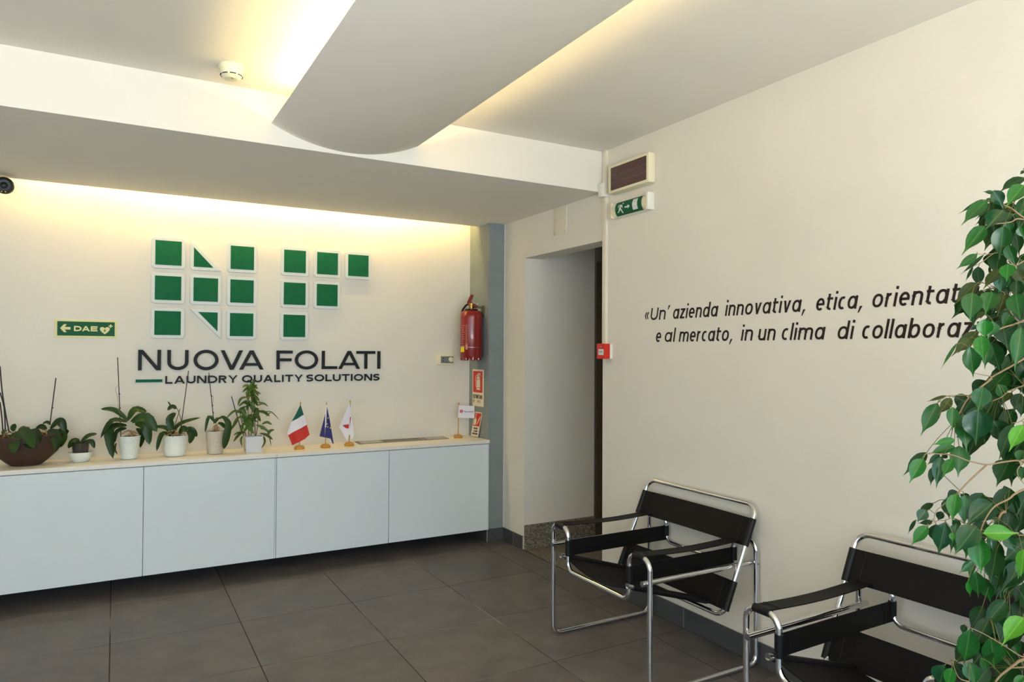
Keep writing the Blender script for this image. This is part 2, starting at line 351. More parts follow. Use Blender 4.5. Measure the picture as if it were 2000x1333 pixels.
def LOW(ch, w, h, s, cap, asc):
    R = []; Pg = []; hs = s/2; A = R.append; bw = w-hs
    oval = lambda: ell(w/2, h/2, w/2-hs, h/2-hs, 0, 360, 28, .9)[:-1]+['c']
    if ch == 'a': A(ell(w*.48, h/2, w*.48-hs, h/2-hs, 0, 360, 28, .9)[:-1]+['c']); A([(w-hs, h), (w-hs, 0)])
    elif ch == 'd': A(ell(w*.48, h/2, w*.48-hs, h/2-hs, 0, 360, 28, .9)[:-1]+['c']); A([(w-hs, asc), (w-hs, 0)])
    elif ch == 'b': A(ell(w*.52, h/2, w*.48-hs, h/2-hs, 0, 360, 28, .9)[:-1]+['c']); A([(hs, asc), (hs, 0)])
    elif ch == 'o': A(oval())
    elif ch == 'z': A([(0, h-hs), (w, h-hs)]); A([(0, hs), (w, hs)]); Pg.append([(w-s*1.5, h-hs), (w-s*.1, h-hs), (s*1.3, hs), (-s*.1, hs)])
    elif ch in 'i': A([(w/2, 0), (w/2, h)]); A([(w/2, h*1.24), (w/2, h*1.24+s*1.15)])
    elif ch == 'l': A([(w/2, 0), (w/2, asc)])
    elif ch == 'n': A([(hs, 0), (hs, h)]); A([(hs, h*.62)]+ell(w/2, h*.62, w/2-hs, h*.38-hs, 180, 0, 14, .85)+[(w-hs, 0)])
    elif ch == 'u': A([(hs, h), (hs, h*.38)]+ell(w/2, h*.38, w/2-hs, h*.38-hs, 180, 360, 14, .85)+[(w-hs, h*.38)]); A([(w-hs, h), (w-hs, 0)])
    elif ch == 'm':
        A([(hs, 0), (hs, h)])
        q = (w-s)/2
        for k in range(2): A([(hs+q*k, h*.62)]+ell(hs+q*k+q/2, h*.62, q/2, h*.38-hs, 180, 0, 14, .85)+[(hs+q*(k+1), 0)])
    elif ch == 'r': A([(hs, 0), (hs, h)]); A([(hs, h*.6)]+ell(w*.75, h*.6, w*.75-hs, h*.4-hs, 180, 82, 8))
    elif ch == 't': A([(w*.32, h*1.28), (w*.32, h*.25)]+ell(w*.32+h*.22, h*.25, h*.22, h*.25-hs, 180, 280, 6)); A([(0, h-hs), (w, h-hs)])
    elif ch == 'c': A(ell(w*.58, h/2, w*.58-hs, h/2-hs, 62, 298, 20, .9))
    elif ch == 'e': A([(hs, h*.5), (w-hs, h*.5)]+ell(w/2, h*.54, w/2-hs, h*.46-hs, 5, 180, 14)+ell(w/2, h/2, w/2-hs, h/2-hs, 180, 308, 12))
    elif ch == 'v': Pg += [[(0, h), (s*1.1, h), (w/2+s*.5, 0), (w/2-s*.5, 0)], [(w-s*1.1, h), (w, h), (w/2+s*.5, 0), (w/2-s*.5, 0)]]
    elif ch == 'U': A([(hs, cap), (hs, cap*.4)]+ell(w/2, cap*.38, w/2-hs, cap*.38-hs, 180, 360)+[(w-hs, cap*.4), (w-hs, cap)])
    elif ch == ',': Pg.append([(w*.35, s), (w*.35+s*1.1, s), (w*.35, -h*.32), (0, -h*.32)])
    elif ch == "'": Pg.append([(w*.2, asc), (w*.2+s*1.1, asc), (w*.25, h*.98), (0, h*.98)])
    elif ch == '\u00ab':
        for k in (0, 1): A([(w*.42+k*w*.5, h*.86), (w*.06+k*w*.5, h*.5), (w*.42+k*w*.5, h*.14)])
    return R, Pg
def emit(mb, RP, O, U, V, N, d0, d1, s, shear=0):
    R, Pg = RP
    sh = lambda p: (p[0]+p[1]*shear, p[1])
    q = (d1-d0)*.04; d1 = d1+q   # each stroke ends a hair higher than the last, so crossing strokes never coincide
    for r in R:
        d1 += q; d0 += q*.2
        cl = r[-1] == 'c'
        mb.ribbon([sh(p) for p in (r[:-1] if cl else r)], s, O, U, V, N, d0, d1, cl)
    for p in Pg:
        d1 += q; d0 += q*.2; mb.prism([sh(z) for z in p], O, U, V, N, d0, d1)
CAPW = dict(N=.96, U=.92, O=1.12, V=1.0, A=1.08, F=.78, L=.72, T=.92, I=.22, D=.98, R=.84, Y=1.0, Q=1.16, S=.78, E=.74, P=.8, M=1.1, C=.95)
def caps_word(mb, word, u0, u1, h, s, O, U, V, N, d0, d1, gap=.2):
    tot = sum(CAPW[c] for c in word)+gap*(len(word)-1); k = (u1-u0)/tot; x = u0
    for c_ in word:
        w_ = CAPW[c_]*k; emit(mb, CAP(c_, w_, h, s), Vector(O)+Vector(U)*x, U, V, N, d0, d1, s); x += w_+gap*k
def font_text(mb, s_, u0, v0, width, height, O, U, V, N, d0, d1, bold=0.0):
    cu = bpy.data.curves.new('t', 'FONT'); cu.body = s_; cu.size = 1; cu.offset = bold; cu.resolution_u = 3
    o = bpy.data.objects.new('t', cu); COL.objects.link(o)
    dg = bpy.context.evaluated_depsgraph_get(); me = bpy.data.meshes.new_from_object(o.evaluated_get(dg))
    xs = [v.co.x for v in me.vertices]; ys = [v.co.y for v in me.vertices]; a, b = min(xs), max(xs); c0, c1 = min(ys), max(ys)
    O, U, V, N = map(Vector, (O, U, V, N)); n = len(me.vertices); vs = []
    for d in (d0, d1):
        for v in me.vertices: vs.append(O+U*(u0+(v.co.x-a)/(b-a)*width)+V*(v0+(v.co.y-c0)/(c1-c0)*height)+N*d)
    fs = [tuple(i+n for i in p.vertices) for p in me.polygons]
    mb.add(vs, fs)
    bpy.data.objects.remove(o); bpy.data.curves.remove(cu); bpy.data.meshes.remove(me)

# ------------------------------------------------------------------ room measures (metres)
XW = 2.607; YB = 5.076; YF = 3.4815; YS = 4.93; ZS = 2.423; ZC = 2.673; XL = -2.5; YR = -2.5; YJ = 4.43; ZD = 2.127; XP = 2.474; YP = 4.74
def struct(o, label=None): o['kind'] = 'structure'; (label and o.__setitem__('label', label)); return o

# floor with separate tiles
fl = struct(MB().box(XL, 3.4, YR, YB+.1, -.12, -.0013).build('floor', M['grout']), 'dark slate grey square tile floor with thin joints')
cache = {}
ox, oy = -.0057, 3.962
for i in range(-5, 6):
    for j in range(-11, 3):
        x0, x1 = ox+.6*i+.0026, ox+.6*(i+1)-.0026; y0, y1 = oy+.6*j+.0026, oy+.6*(j+1)-.0026
        x0 = max(x0, XL+.002); x1 = min(x1, XW-.0125); y0 = max(y0, YR+.002); y1 = min(y1, YB-.003)
        if x1-x0 < .02 or y1-y0 < .02: continue
        rects = [(x0, x1, y0, y1)]
        if x1 > XP and y1 > YP: rects = [(x0, x1, y0, min(y1, YP-.0125)), (x0, XP-.0125, YP-.0125, y1)]
        for x0, x1, y0, y1 in rects:
            if x1-x0 < .02 or y1-y0 < .02: continue
            k = (round(x1-x0, 3), round(y1-y0, 3))
            if k not in cache:
                o = MB().box(0, k[0], 0, k[1], -.012, 0).build('floor_tile', M['tile'], bevel=.001); cache[k] = o.data
                o.parent = fl; o.location = (x0, y0, 0)
            else: new_obj('floor_tile', cache[k], fl, (x0, y0, 0))
pf = struct(MB().box(XW+.0, 3.3, YF, YJ, -.01, .0005).build('floor', M['granite']), 'speckled granite floor inside the passage')

# walls
wb = MB().box(XL-.15, XW+.15, YB, YB+.15, 0, ZC+.1)
struct(wb.build('wall_back', M['wall']))
wr = MB().box(XW, XW+.143, YR, YF+.003, 0, ZC+.05).box(XW, XW+.143, YF+.003, YJ, ZD, ZC+.05).box(XW, XW+.143, YJ, YB, 0, ZC+.05)
struct(wr.build('wall_right', M['wall']), 'warm off-white wall with the italic lettering and the passage opening')
struct(MB().box(XP, XW-.0005, YP, YB-.0005, 0, ZC).build('wall_pillar', M['pillar']), 'blue grey painted pillar in the corner')
pw = MB().box(XW+.143, 3.235, YJ, YJ+.1, 0, 2.55).box(XW+.143, 3.3, YF-.1, YF+.003, 0, 2.55).box(XW+.143, 3.4, YF-.1, YJ+.1, 2.55, 2.6)
struct(pw.build('wall_passage', M['wall']), 'off-white side wall of the passage')
dd = struct(MB().box(3.30, 3.34, YF, YJ+.1, 0, 2.55).build('door_1', M['door']), 'dark brown closed door at the end of the passage')
MB().box(3.255, 3.30, YF+.003, YJ, 2.07, 2.14).box(3.255, 3.30, YJ-.07, YJ+.0, 0, 2.07).box(3.255, 3.30, YF+.003, YF+.07, 0, 2.07).build('door_frame', M['door'], dd)
gs = struct(MB().box(XW+.002, 3.235, YJ-.018, YJ, 0, .175).build('baseboard_passage', M['granite'], bevel=.002), 'speckled granite skirting in the passage')
# far rear and left sides of the room, with glazed openings that let the daylight in
struct(MB().box(XL-.15, XW+.15, YR-.15, YR, 0, .25).box(XL-.15, XW+.15, YR-.15, YR, 2.45, ZC+.05).box(XL-.15, -2.25, YR-.15, YR, .25, 2.45).box(1.9, XW+.15, YR-.15, YR, .25, 2.45).build('wall_rear', M['wall']))
struct(MB().box(XL-.15, XL, YR, -1.4, 0, ZC+.05).box(XL-.15, XL, 1.8, YB, 0, ZC+.05).box(XL-.15, XL, -1.4, 1.8, 0, .4).box(XL-.15, XL, -1.4, 1.8, 2.4, ZC+.05).build('wall_left', M['wall']))
wn = MB()
for x in (-2.23, -.87, .5, 1.86): wn.box(x-.03, x+.03, YR-.1, YR-.04, .25, 2.45)
wn.box(-2.25, 1.9, YR-.1, YR-.04, .25, .31).box(-2.25, 1.9, YR-.1, YR-.04, 2.39, 2.45)
struct(wn.build('window_1', M['greypanel']))
wn = MB()
for y in (-1.37, .2, 1.77): wn.box(XL-.1, XL-.04, y-.03, y+.03, .4, 2.4)
wn.box(XL-.1, XL-.04, -1.4, 1.8, .4, .46).box(XL-.1, XL-.04, -1.4, 1.8, 2.34, 2.4)
struct(wn.build('window_2', M['greypanel']))
struct(MB().box(XL-.15, XW+.15, YR-.15, YB+.15, ZC, ZC+.12).build('ceiling', M['ceil']))
# lowered soffit along the logo wall
struct(MB().box(XL, XW-.0005, YF, YS, ZS, ZC).build('trim_1', M['ceil']), 'lowered ceiling soffit along the logo wall')
# curved beam of the ceiling: thin shell, arc in section, running towards the camera
def vault():
    xa, xb, zt, zb = .636, 1.383, 2.526, 2.437; c = (xb-xa)/2; s = zt-zb; r = (c*c+s*s)/(2*s); xm = (xa+xb)/2; zc = zb+r; a = math.asin(c/r); n = 40; mb = MB(); t = .014
    vs = []
    for y in (YR+.4, YF-.0008):
        for k in range(n+1):
            q = -a+2*a*k/n; vs.append((xm+r*math.sin(q), y, zc-r*math.cos(q)))
        for k in range(n+1):
            q = -a+2*a*k/n; vs.append((xm+(r-t)*math.sin(q), y, zc-(r-t)*math.cos(q)))
    m_ = n+1; fs = []
    for k in range(n):
        fs += [(k, k+1, 2*m_+k+1, 2*m_+k), (m_+k, 3*m_+k, 3*m_+k+1, m_+k+1), (k, m_+k, m_+k+1, k+1), (2*m_+k, 2*m_+k+1, 3*m_+k+1, 3*m_+k)]
    fs += [(0, 2*m_, 3*m_, m_), (n, m_+n, 3*m_+n, 2*m_+n)]
    mb.add(vs, fs)
    # timber spine that carries the shell from the ceiling
    o = mb.build('trim_2', M['ceil'], smooth=True)
    struct(o, 'curved white ceiling beam hanging below the ceiling with warm light above its edges')
    MB().box(xm-.05, xm+.05, YR+.4, YF-.002, 2.455, ZC).build('spine', M['ceil'], o)
    for nm, x, mt, y1 in (('light_tube', xa+.075, M['led'], YF-.12), ('light_tube', xb-.085, M['led2'], YF-.12)):
        y = y1
        while y > YR+.6:
            yy = max(y-1.15, YR+.6); MB().tube([(x, y, 2.512), (x, yy, 2.512)], .008, n=10).build(nm, mt, o); y = yy-.05
vault()
wl = struct(MB().box(-.65, 2.45, YS+.001, YS+.012, 2.53, 2.56).build('trim_3', M['white']), 'batten with the hidden light tubes behind the soffit')
for x0, x1, k in ((-.62, -.02, 'led4'), (.02, .66, 'led3'), (.70, 1.34, 'led3'), (1.38, 1.92, 'led3'), (1.96, 2.40, 'led4')): MB().tube([(x0, YS+.026, 2.535), (x1, YS+.026, 2.535)], .009, n=10).build('light_tube', M[k], wl)

struct(MB().box(XW-.004, XW-.0002, YP-.004, YP+.001, .095, ZS-.001).build('trim_4', M['wall']), 'pale paint edge beside the grey pillar')
# skirting tiles
def skirting(name, p0, p1, nrm, cuts, h, label):
    p0, p1 = Vector(p0), Vector(p1); d = (p1-p0); L_ = d.length; d.normalize(); nrm = Vector(nrm)
    mb = MB(); mb.prism([(0, 0), (L_, 0), (L_, h-.002), (0, h-.002)], p0, d, (0, 0, 1), nrm, 0, .0085)
    o = struct(mb.build(name, M['skirt_grout']), label)
    e = [0]+cuts+[L_]
    for a, b in zip(e[:-1], e[1:]):
        MB().prism([(a+.002, .0005), (b-.002, .0005), (b-.002, h), (a+.002, h)], p0, d, (0, 0, 1), nrm, 0, .010).build('skirting_tile', M['skirt'], o, bevel=.001)
skirting('baseboard_right', (XW, YF, 0), (XW, YR, 0), (-1, 0, 0), [YF-2.768+.6*k for k in range(0, 9)], .104, 'dark slate skirting along the lettered wall')
skirting('baseboard_right', (XW, YP, 0), (XW, YJ, 0), (-1, 0, 0), [.17], .095, 'short dark slate skirting between pillar and passage')
skirting('baseboard_back', (XP-.01, YP, 0), (XW, YP, 0), (0, -1, 0), [], .095, 'dark slate skirting at the foot of the pillar')
skirting('baseboard_back', (XP, YB-.002, 0), (XP, YP, 0), (-1, 0, 0), [.17], .095, 'dark slate skirting on the side of the pillar')
skirting('baseboard_back', (XL, YB, 0), (XP-.011, YB, 0), (0, -1, 0), [.5+.6*k for k in range(8)], .095, 'dark slate skirting below the wall cabinets')

# ------------------------------------------------------------------ low cabinets under the logo wall
ZT = .772
CY = 4.722
def cabinet(x0, x1, label, dsplit):
    c = empty('wall_cabinet', (x0, YB, .095), label, 'cabinet', 'white wall-hung cabinets')
    MB().box(x0+.001, x1-.001, CY+.019, YB-.001, .097, .744).build('body', M['carcass'], c, bevel=.0008)
    for a, b in ((x0+.002, dsplit-.0018), (dsplit+.0018, x1-.010)):
        MB().box(a, b, CY, CY+.018, .095, .741).build('door', M['lacquer'], c, bevel=.0012)
    MB().box(x1-.0085, x1-.001, CY+.001, CY+.018, .095, .741).build('side_panel', M['lacquer'], c)
    MB().box(x0+.0008, x1-.0008, CY-.012, YB-.001, .7475, ZT).build('worktop', M['top'], c, bevel=.0012)
cabinet(-.612, .918, 'white two-door wall-hung cabinet below the orchids, left in view', .1555)
cabinet(.918, 2.470, 'white two-door wall-hung cabinet below the flags, next to the pillar', 1.681)
cabinet(-2.142, -.612, 'white two-door wall-hung cabinet beyond the left picture edge', -1.377)

# ------------------------------------------------------------------ logo plaques
UB, VB, NB = (1, 0, 0), (0, 0, 1), (0, -1, 0)
cols = [(.194, .39), (.421, .613), (.648, .84), (.998, 1.19), (1.227, 1.419), (1.453, 1.648)]
rows = [(1.968, 2.168), (1.741, 1.939), (1.514, 1.712)]
rn = ['top', 'middle', 'bottom']
def plaque(ci, ri, tri=None):
    x0, x1 = cols[ci]; z0, z1 = rows[ri]
    let = 'three-column block on the left' if ci < 3 else 'F-shaped block on the right'
    pos = ['left', 'middle', 'right'][ci % 3]
    lab = ('white-edged green %s plaque, %s row, %s column of the %s' % ('triangular' if tri else 'square', rn[ri], pos, let))
    e = empty('sign_plaque', ((x0+x1)/2, YB, z0), lab, 'sign', 'green plaques on the logo wall')
    c = .013; b = .021
    if not tri:
        P = [(x0+c, z0), (x1-c, z0), (x1, z0+c), (x1, z1-c), (x1-c, z1), (x0+c, z1), (x0, z1-c), (x0, z0+c)]; Q = [(x0+b, z0+b), (x1-b, z0+b), (x1-b, z1-b), (x0+b, z1-b)]
    elif tri == 'bl':
        P = [(x0+c, z0), (x1, z0), (x0, z1), (x0, z0+c)]; Q = [(x0+b, z0+b), (x1-b*2.4, z0+b), (x0+b, z1-b*2.4)]
    else:
        P = [(x1-c, z1), (x0, z1), (x1, z0), (x1, z1-c)]; Q = [(x1-b, z1-b), (x0+b*2.4, z1-b), (x1-b, z0+b*2.4)]
    MB().prism(P, (0, YB, 0), UB, VB, NB, 0, .021).build('backing', M['plaque'], e, bevel=.002)
    MB().prism(Q, (0, YB, 0), UB, VB, NB, .0205, .0222).build('green_face', M['green'], e)
for ci in range(3):
    for ri in range(3): plaque(ci, ri, {(1, 0): 'bl', (1, 2): 'tr'}.get((ci, ri)))
for ci, ri in ((3, 0), (4, 0), (5, 0), (3, 1), (4, 1), (3, 2)): plaque(ci, ri)

# raised lettering
big = empty('raised_lettering', (.126, YB, 1.307), 'large charcoal raised capitals in two words under the green plaques', 'lettering')
for ch, a, b in zip('NUOVAFOLATI', (.126, .293, .449, .615, .733, .977, 1.102, 1.291, 1.411, 1.544, 1.703), (.256, .418, .601, .755, .890, 1.085, 1.263, 1.401, 1.570, 1.686, 1.727)):
    mb = MB(); ov = .002 if ch in 'O' else 0; h = .1315
    emit(mb, CAP(ch, b-a, h+2*ov, .0205), (a, YB-.006, 1.3075-ov), UB, VB, NB, 0, .014, .0205); mb.build('letter', M['letter'], big, fix=True)
small = empty('raised_lettering', (.281, YB, 1.22), 'small charcoal raised capitals in three words, the lowest line of the wall sign', 'lettering')
for wd, a, b in (('LAUNDRY', .283, .723), ('QUALITY', .752, 1.158), ('SOLUTIONS', 1.184, 1.722)):
    tot = sum(CAPW[c] for c in wd)+.17*(len(wd)-1); k = (b-a)/tot; x = a
    for ch in wd:
        mb = MB(); emit(mb, CAP(ch, CAPW[ch]*k, .050, .0105), (x, YB-.004, 1.2195), UB, VB, NB, 0, .009, .0105); mb.build('letter', M['letter'], small); x += (CAPW[ch]+.17)*k
tag(MB().box(.114, .266, YB-.013, YB-.004, 1.231, 1.249).build('sign_bar', M['green'], loc=(.19, YB, 1.24)), 'thin green raised bar left of the small capitals', 'sign')

# defibrillator direction sign
d = empty('direction_sign', (-.16, YB, 1.51), 'small green sign with arrow, letters and heart, left of the plaques', 'sign')
x0, x1, z0, z1 = -.325, .006, 1.510, 1.621
MB().box(x0, x1, YB-.003, YB, z0, z1).build('board', M['lum'], d, bevel=.001)
MB().box(x0+.015, x1-.012, YB-.0042, YB-.003, z0+.013, z1-.011).build('green_field', M['signgreen'], d)
def DA(px, py): return (x0+(px-90)/1735*(x1-x0), z1-(py-190)/555*(z1-z0))
mb = MB(); OO = (0, YB, 0)
def dp(pts): mb.prism([DA(*p) for p in pts], OO, UB, VB, NB, .0042, .0052)
dp([(245, 455), (345, 333), (425, 333), (370, 415), (527, 415), (527, 495), (370, 495), (425, 575), (345, 575)]); mb.build('arrow', M['lum'], d)
mb = MB()
for ch, a, b in (('D', 622, 832), ('A', 838, 1062), ('E', 1085, 1275)):
    (xa, za), (xb, zb) = DA(a, 540), DA(b, 380)
    emit(mb, CAP(ch, xb-xa, zb-za, .0082), (xa, YB, za), UB, VB, NB, .0042, .0052, .0082)
mb.build('letters', M['lum'], d)
mb = MB(); dp([(1480, 625), (1400, 560), (1345, 490), (1340, 440), (1370, 405), (1415, 398), (1460, 415), (1480, 440), (1500, 415), (1550, 398), (1595, 405), (1622, 440), (1618, 490), (1560, 560)]); mb.build('heart', M['lum'], d)
mb = MB(); mb.prism([DA(*p) for p in [(1510, 445), (1435, 515), (1475, 515), (1450, 570), (1520, 500), (1480, 500)]], OO, UB, VB, NB, .0052, .006); mb.build('bolt', M['signgreen'], d)
mb = MB(); dp([(1588, 350), (1628, 350), (1628, 312), (1662, 312), (1662, 350), (1703, 350), (1703, 382), (1662, 382), (1662, 415), (1628, 415), (1628, 382), (1588, 382)]); mb.build('cross', M['lum'], d)

# thermostat
t = empty('thermostat', (2.255, YB, 1.335), 'small cream thermostat with round knob beside the extinguisher', 'thermostat')
MB().box(2.185, 2.325, YB-.028, YB, 1.335, 1.420).build('housing', M['cream'], t, bevel=.006, smooth=True)
MB().box(2.212, 2.318, YB-.0295, YB-.026, 1.348, 1.402).build('grey_panel', M['greypanel'], t, bevel=.002)
MB().lathe([(.019, 0), (.019, .010), (.016, .012)], (2.296, YB-.0295, 1.376), axis=(0, -1, 0)).build('knob', M['cream'], t, smooth=True)
MB().box(2.228, 2.236, YB-.031, YB-.029, 1.383, 1.390).box(2.228, 2.236, YB-.031, YB-.029, 1.362, 1.369).box(2.25, 2.27, YB-.031, YB-.029, 1.351, 1.354).build('buttons', M['black'], t)

# ------------------------------------------------------------------ fire extinguisher on the pillar
EX, EY, EZ = 2.382, 4.86, 1.370
e = empty('fire_extinguisher', (EX, EY, EZ), 'red fire extinguisher hanging on the blue grey pillar', 'fire extinguisher')
R_ = .086
MB().lathe([(R_*.78, .022), (R_*.93, .020), (R_, .035), (R_, .335), (R_*.97, .358), (R_*.85, .378), (R_*.55, .388), (R_*.22, .392)], (EX, EY, EZ), n=40).build('cylinder', M['red'], e, smooth=True)
mb = MB()
for k in range(7):
    a = 2*PI*k/7; mb.lathe([(.012, 0), (.021, .006), (.022, .028)], (EX+math.cos(a)*R_*.72, EY+math.sin(a)*R_*.72, EZ), n=12)
mb.build('foot_ring', M['red'], e, smooth=True)
MB().lathe([(.03, .385), (.03, .392), (.018, .394), (.018, .425), (.024, .427), (.024, .44), (.012, .445)], (EX, EY, EZ), n=20).build('valve', M['brass'], e, smooth=True)
dr = Vector((RX.x, RX.y, 0)).normalized()
mb = MB(); mb.prism([(-.035, .455), (-.024, .425), (.01, .415), (.042, .410), (.052, .420), (.044, .428), (.015, .44), (-.008, .46)], (EX, EY, EZ), dr, (0, 0, 1), (dr.y, -dr.x, 0), -.012, .012); mb.build('lower_lever', M['reddark'], e, bevel=.003)
mb = MB(); mb.prism([(-.034, .430), (-.012, .428), (-.006, .45), (.014, .492), (.016, .504), (.004, .510), (-.008, .504), (-.026, .468)], (EX, EY, EZ), dr, (0, 0, 1), (dr.y, -dr.x, 0), -.011, .011); mb.build('upper_lever', M['reddark'], e, bevel=.003)
MB().tube([Vector((EX, EY, EZ))+dr*(.035+.018*math.cos(a))+Vector((0, 0, .447+.018*math.sin(a))) for a in [2*PI*k/16 for k in range(16)]], .0022, closed=True, n=6).build('safety_ring', M['screw'], e)
MB().tube(spline([tuple(Vector((EX, EY, EZ+.432))-dr*.014), tuple(Vector((EX, EY, EZ+.432))-dr*.032), tuple(Vector((EX, EY+.01, EZ+.412))-dr*.048), tuple(Vector((EX, EY+.05, EZ+.375))-dr*.050), tuple(Vector((EX, EY+.092, EZ+.28))-dr*.03)]), .008, n=10).build('hose', M['black'], e, smooth=True)
MB().lathe([(.034, .386), (.05, .389), (.05, .396), (.034, .398)], (EX, EY, EZ), n=20).build('collar', M['black'], e, smooth=True)
# printed label, yellow tag and wire strap follow the curve of the cylinder
def cyl_patch(a0, a1, z0, z1, r, mt, name, n=10):
    vs = []; fs = []
    for i in range(n+1):
        a = math.radians(a0+(a1-a0)*i/n)
        for z in (z0, z1): vs.append((EX+r*math.cos(a), EY+r*math.sin(a), EZ+z))
    for i in range(n): fs.append((2*i, 2*i+1, 2*i+3, 2*i+2))
    return MB().add(vs, fs).build(name, mt, e, fix=False)
A0 = math.degrees(math.atan2(-FW.y, -FW.x))   # direction from the cylinder back towards the room
for k in range(11): cyl_patch(A0-52, A0-(36 if k % 3 else 31), .265-.017*k, .2685-.017*k, R_+.0006, M['paleprint'], 'print')
for k in range(24): cyl_patch(A0-27, A0-14-(k % 3)*2, .270-.0075*k, .2725-.0075*k, R_+.0006, M['paleprint'], 'print')
cyl_patch(A0-27, A0-15, .085, .125, R_+.0008, M['paleprint'], 'print')
cyl_patch(A0-60, A0-32, .066, .108, R_+.003, M['yellow'], 'yellow_tag')
MB().tube([(EX+(R_+.003)*math.cos(a), EY+(R_+.003)*math.sin(a), EZ+.107+.006*math.sin(a)) for a in [2*PI*k/32 for k in range(32)]], .0018, closed=True, n=6).build('wire_strap', M['screw'], e)
br_ = MB().box(EX+.02, XP, EY-.012, EY+.012, EZ+.405, EZ+.418).box(XP-.006, XP, EY-.050, EY-.005, EZ+.335, EZ+.425)
M['olive'] = mat('olive_grey_metal', (92, 90, 72), .5)
tag(br_.build('wall_bracket', M['olive'], loc=(XP, EY, EZ+.4)), 'grey metal bracket holding the red extinguisher on the pillar', 'bracket')

# extinguisher sign on the pillar side; U runs towards the camera (-Y)
US, VS, NS = (0, -1, 0), (0, 0, 1), (-1, 0, 0)
s = empty('safety_sign', (XP, 4.915, 1.01), 'tall red and cream extinguisher sign fixed to the pillar below the extinguisher', 'sign')
O_ = (XP, 5.012, 1.012); SW, SH = .190, .288
MB().prism([(0, 0), (SW, 0), (SW, SH), (0, SH)], O_, US, VS, NS, 0, .003).build('board', M['signwhite'], s, bevel=.001)
MB().prism([(.013, .108), (SW-.017, .108), (SW-.017, SH-.013), (.013, SH-.013)], O_, US, VS, NS, .003, .0038).build('red_field', M['signred'], s)
mb = MB()
px = lambda a, b: (a/368*.358-.066+.0, SH-(b-58)/685*SH)
def sp(pts): mb.prism([px(*p) for p in pts], O_, US, VS, NS, .0038, .0048)
sp([(146, 242), (205, 242), (205, 394), (146, 394)]); sp([(146, 405), (205, 405), (205, 436), (146, 436)]); sp([(146, 232), (205, 232), (200, 205), (185, 178), (185, 150), (165, 150), (165, 178), (150, 205)])
mb.ribbon([px(*p) for p in ((170, 155), (145, 165), (130, 200), (126, 260), (132, 340), (142, 395))], .006, O_, US, VS, NS, .0038, .0048)
mb.ribbon([px(*p) for p in ((168, 138), (212, 134))], .008, O_, US, VS, NS, .0038, .0048); mb.ribbon([px(*p) for p in ((185, 140), (205, 160), (220, 188))], .006, O_, US, VS, NS, .0038, .0048)
mb.build('pictogram', M['signwhite'], s)
mb = MB(); caps_word(mb, 'ESTINTORE', .013, .176, .030, .0046, (O_[0], O_[1], O_[2]+.060), US, VS, NS, .003, .004, gap=.16)
font_text(mb, 'N\u00b0', .014, .026, .026, .024, O_, US, VS, NS, .003, .004, .02); font_text(mb, '10/12', .086, .028, .058, .020, O_, US, VS, NS, .003, .004)
mb.build('lettering', M['letter'], s)
# leaning alarm button sign
tl = math.radians(5)
yv = Vector((.095*.0, -.17, 1)).normalized()
s2 = empty('leaning_sign', (2.452, 4.93, ZT), 'small red and cream alarm button sign leaning on the pillar', 'sign')
UL = Vector((.10, -.98, 0)).normalized(); VL = Vector((.10, -.17, .98)); VL = (VL-UL*VL.dot(UL)*0).normalized(); NL = VL.cross(UL); NL = NL if NL.x < 0 else -NL
O2 = Vector((2.448, 4.985, ZT+.004)); W2, H2 = .103, .195
def q2(u, v): return (u, v)
MB().prism([(0, 0), (W2, -.0), (W2, H2), (0, H2)], O2, UL, VL, NL, 0, .003).build('board', M['signwhite'], s2)
MB().prism([(.008, .083), (W2-.006, .083), (W2-.006, H2-.008), (.008, H2-.008)], O2, UL, VL, NL, .003, .0038).build('red_field', M['signred'], s2)
mb = MB()
mb.prism([(.014, .092), (.034, .090), (.045, .105), (.046, .130), (.036, .142), (.030, .150), (.030, .170), (.024, .172), (.022, .145), (.012, .132)], O2, UL, VL, NL, .0038, .0046)
for k in range(3): mb.ribbon(spline([(.056+.008*k, .092+.012*k), (.062+.008*k, .112+.01*k), (.070+.007*k, .120+.012*k), (.072+.007*k, .140+.012*k)], 4), .005, O2, UL, VL, NL, .0038, .0046)
mb.lathe([(.006, 0), (.006, .001)], O2+UL*.028+VL*.176+NL*.0038, n=12, axis=NL)
mb.build('pictogram', M['signwhite'], s2)
mb = MB(); caps_word(mb, 'PULSANTE', .022, .080, .013, .0020, O2+VL*.058, UL, VL, NL, .003, .004, .18); caps_word(mb, 'ALLARME', .026, .082, .013, .0020, O2+VL*.037, UL, VL, NL, .003, .004, .18); caps_word(mb, 'ANTINCENDIO', .014, .090, .013, .0020, O2+VL*.016, UL, VL, NL, .003, .004, .18)
mb.build('lettering', M['letter'], s2)

# ------------------------------------------------------------------ things on the lettered wall (plane x = XW, U towards the camera)
def rbox(x0, x1, y0, y1, z0, z1, name, mt, par, bev): return MB().box(x0, x1, y0, y1, z0, z1).build(name, mt, par, bevel=bev, smooth=True)
tr = empty('cable_trunking', (XW, 3.46, 1.49), 'narrow cream cable trunking running down beside the passage opening', 'trunking')
MB().box(XW-.013, XW, 3.436, 3.476, 1.49, 2.385).box(XW-.013, XW, 3.436, 3.476, 2.47, ZC).build('duct', M['trunk'], tr, bevel=.0015)
MB().box(XW-.016, XW-.012, 3.441, 3.454, 1.49, 2.385).box(XW-.016, XW-.012, 3.441, 3.454, 2.47, ZC).build('duct_lid', M['trunk'], tr)
jb = tag(MB().box(XW-.045, XW, 3.424, 3.478, 2.385, 2.47).build('junction_box', M['white'], loc=(XW, 3.45, 2.385), bevel=.004, smooth=True), 'small cream junction box where the trunking meets the soffit', 'box')
cp = empty('cover_plate', (XW, 3.96, 2.233), 'cream blank cover plate above the passage opening', 'plate')
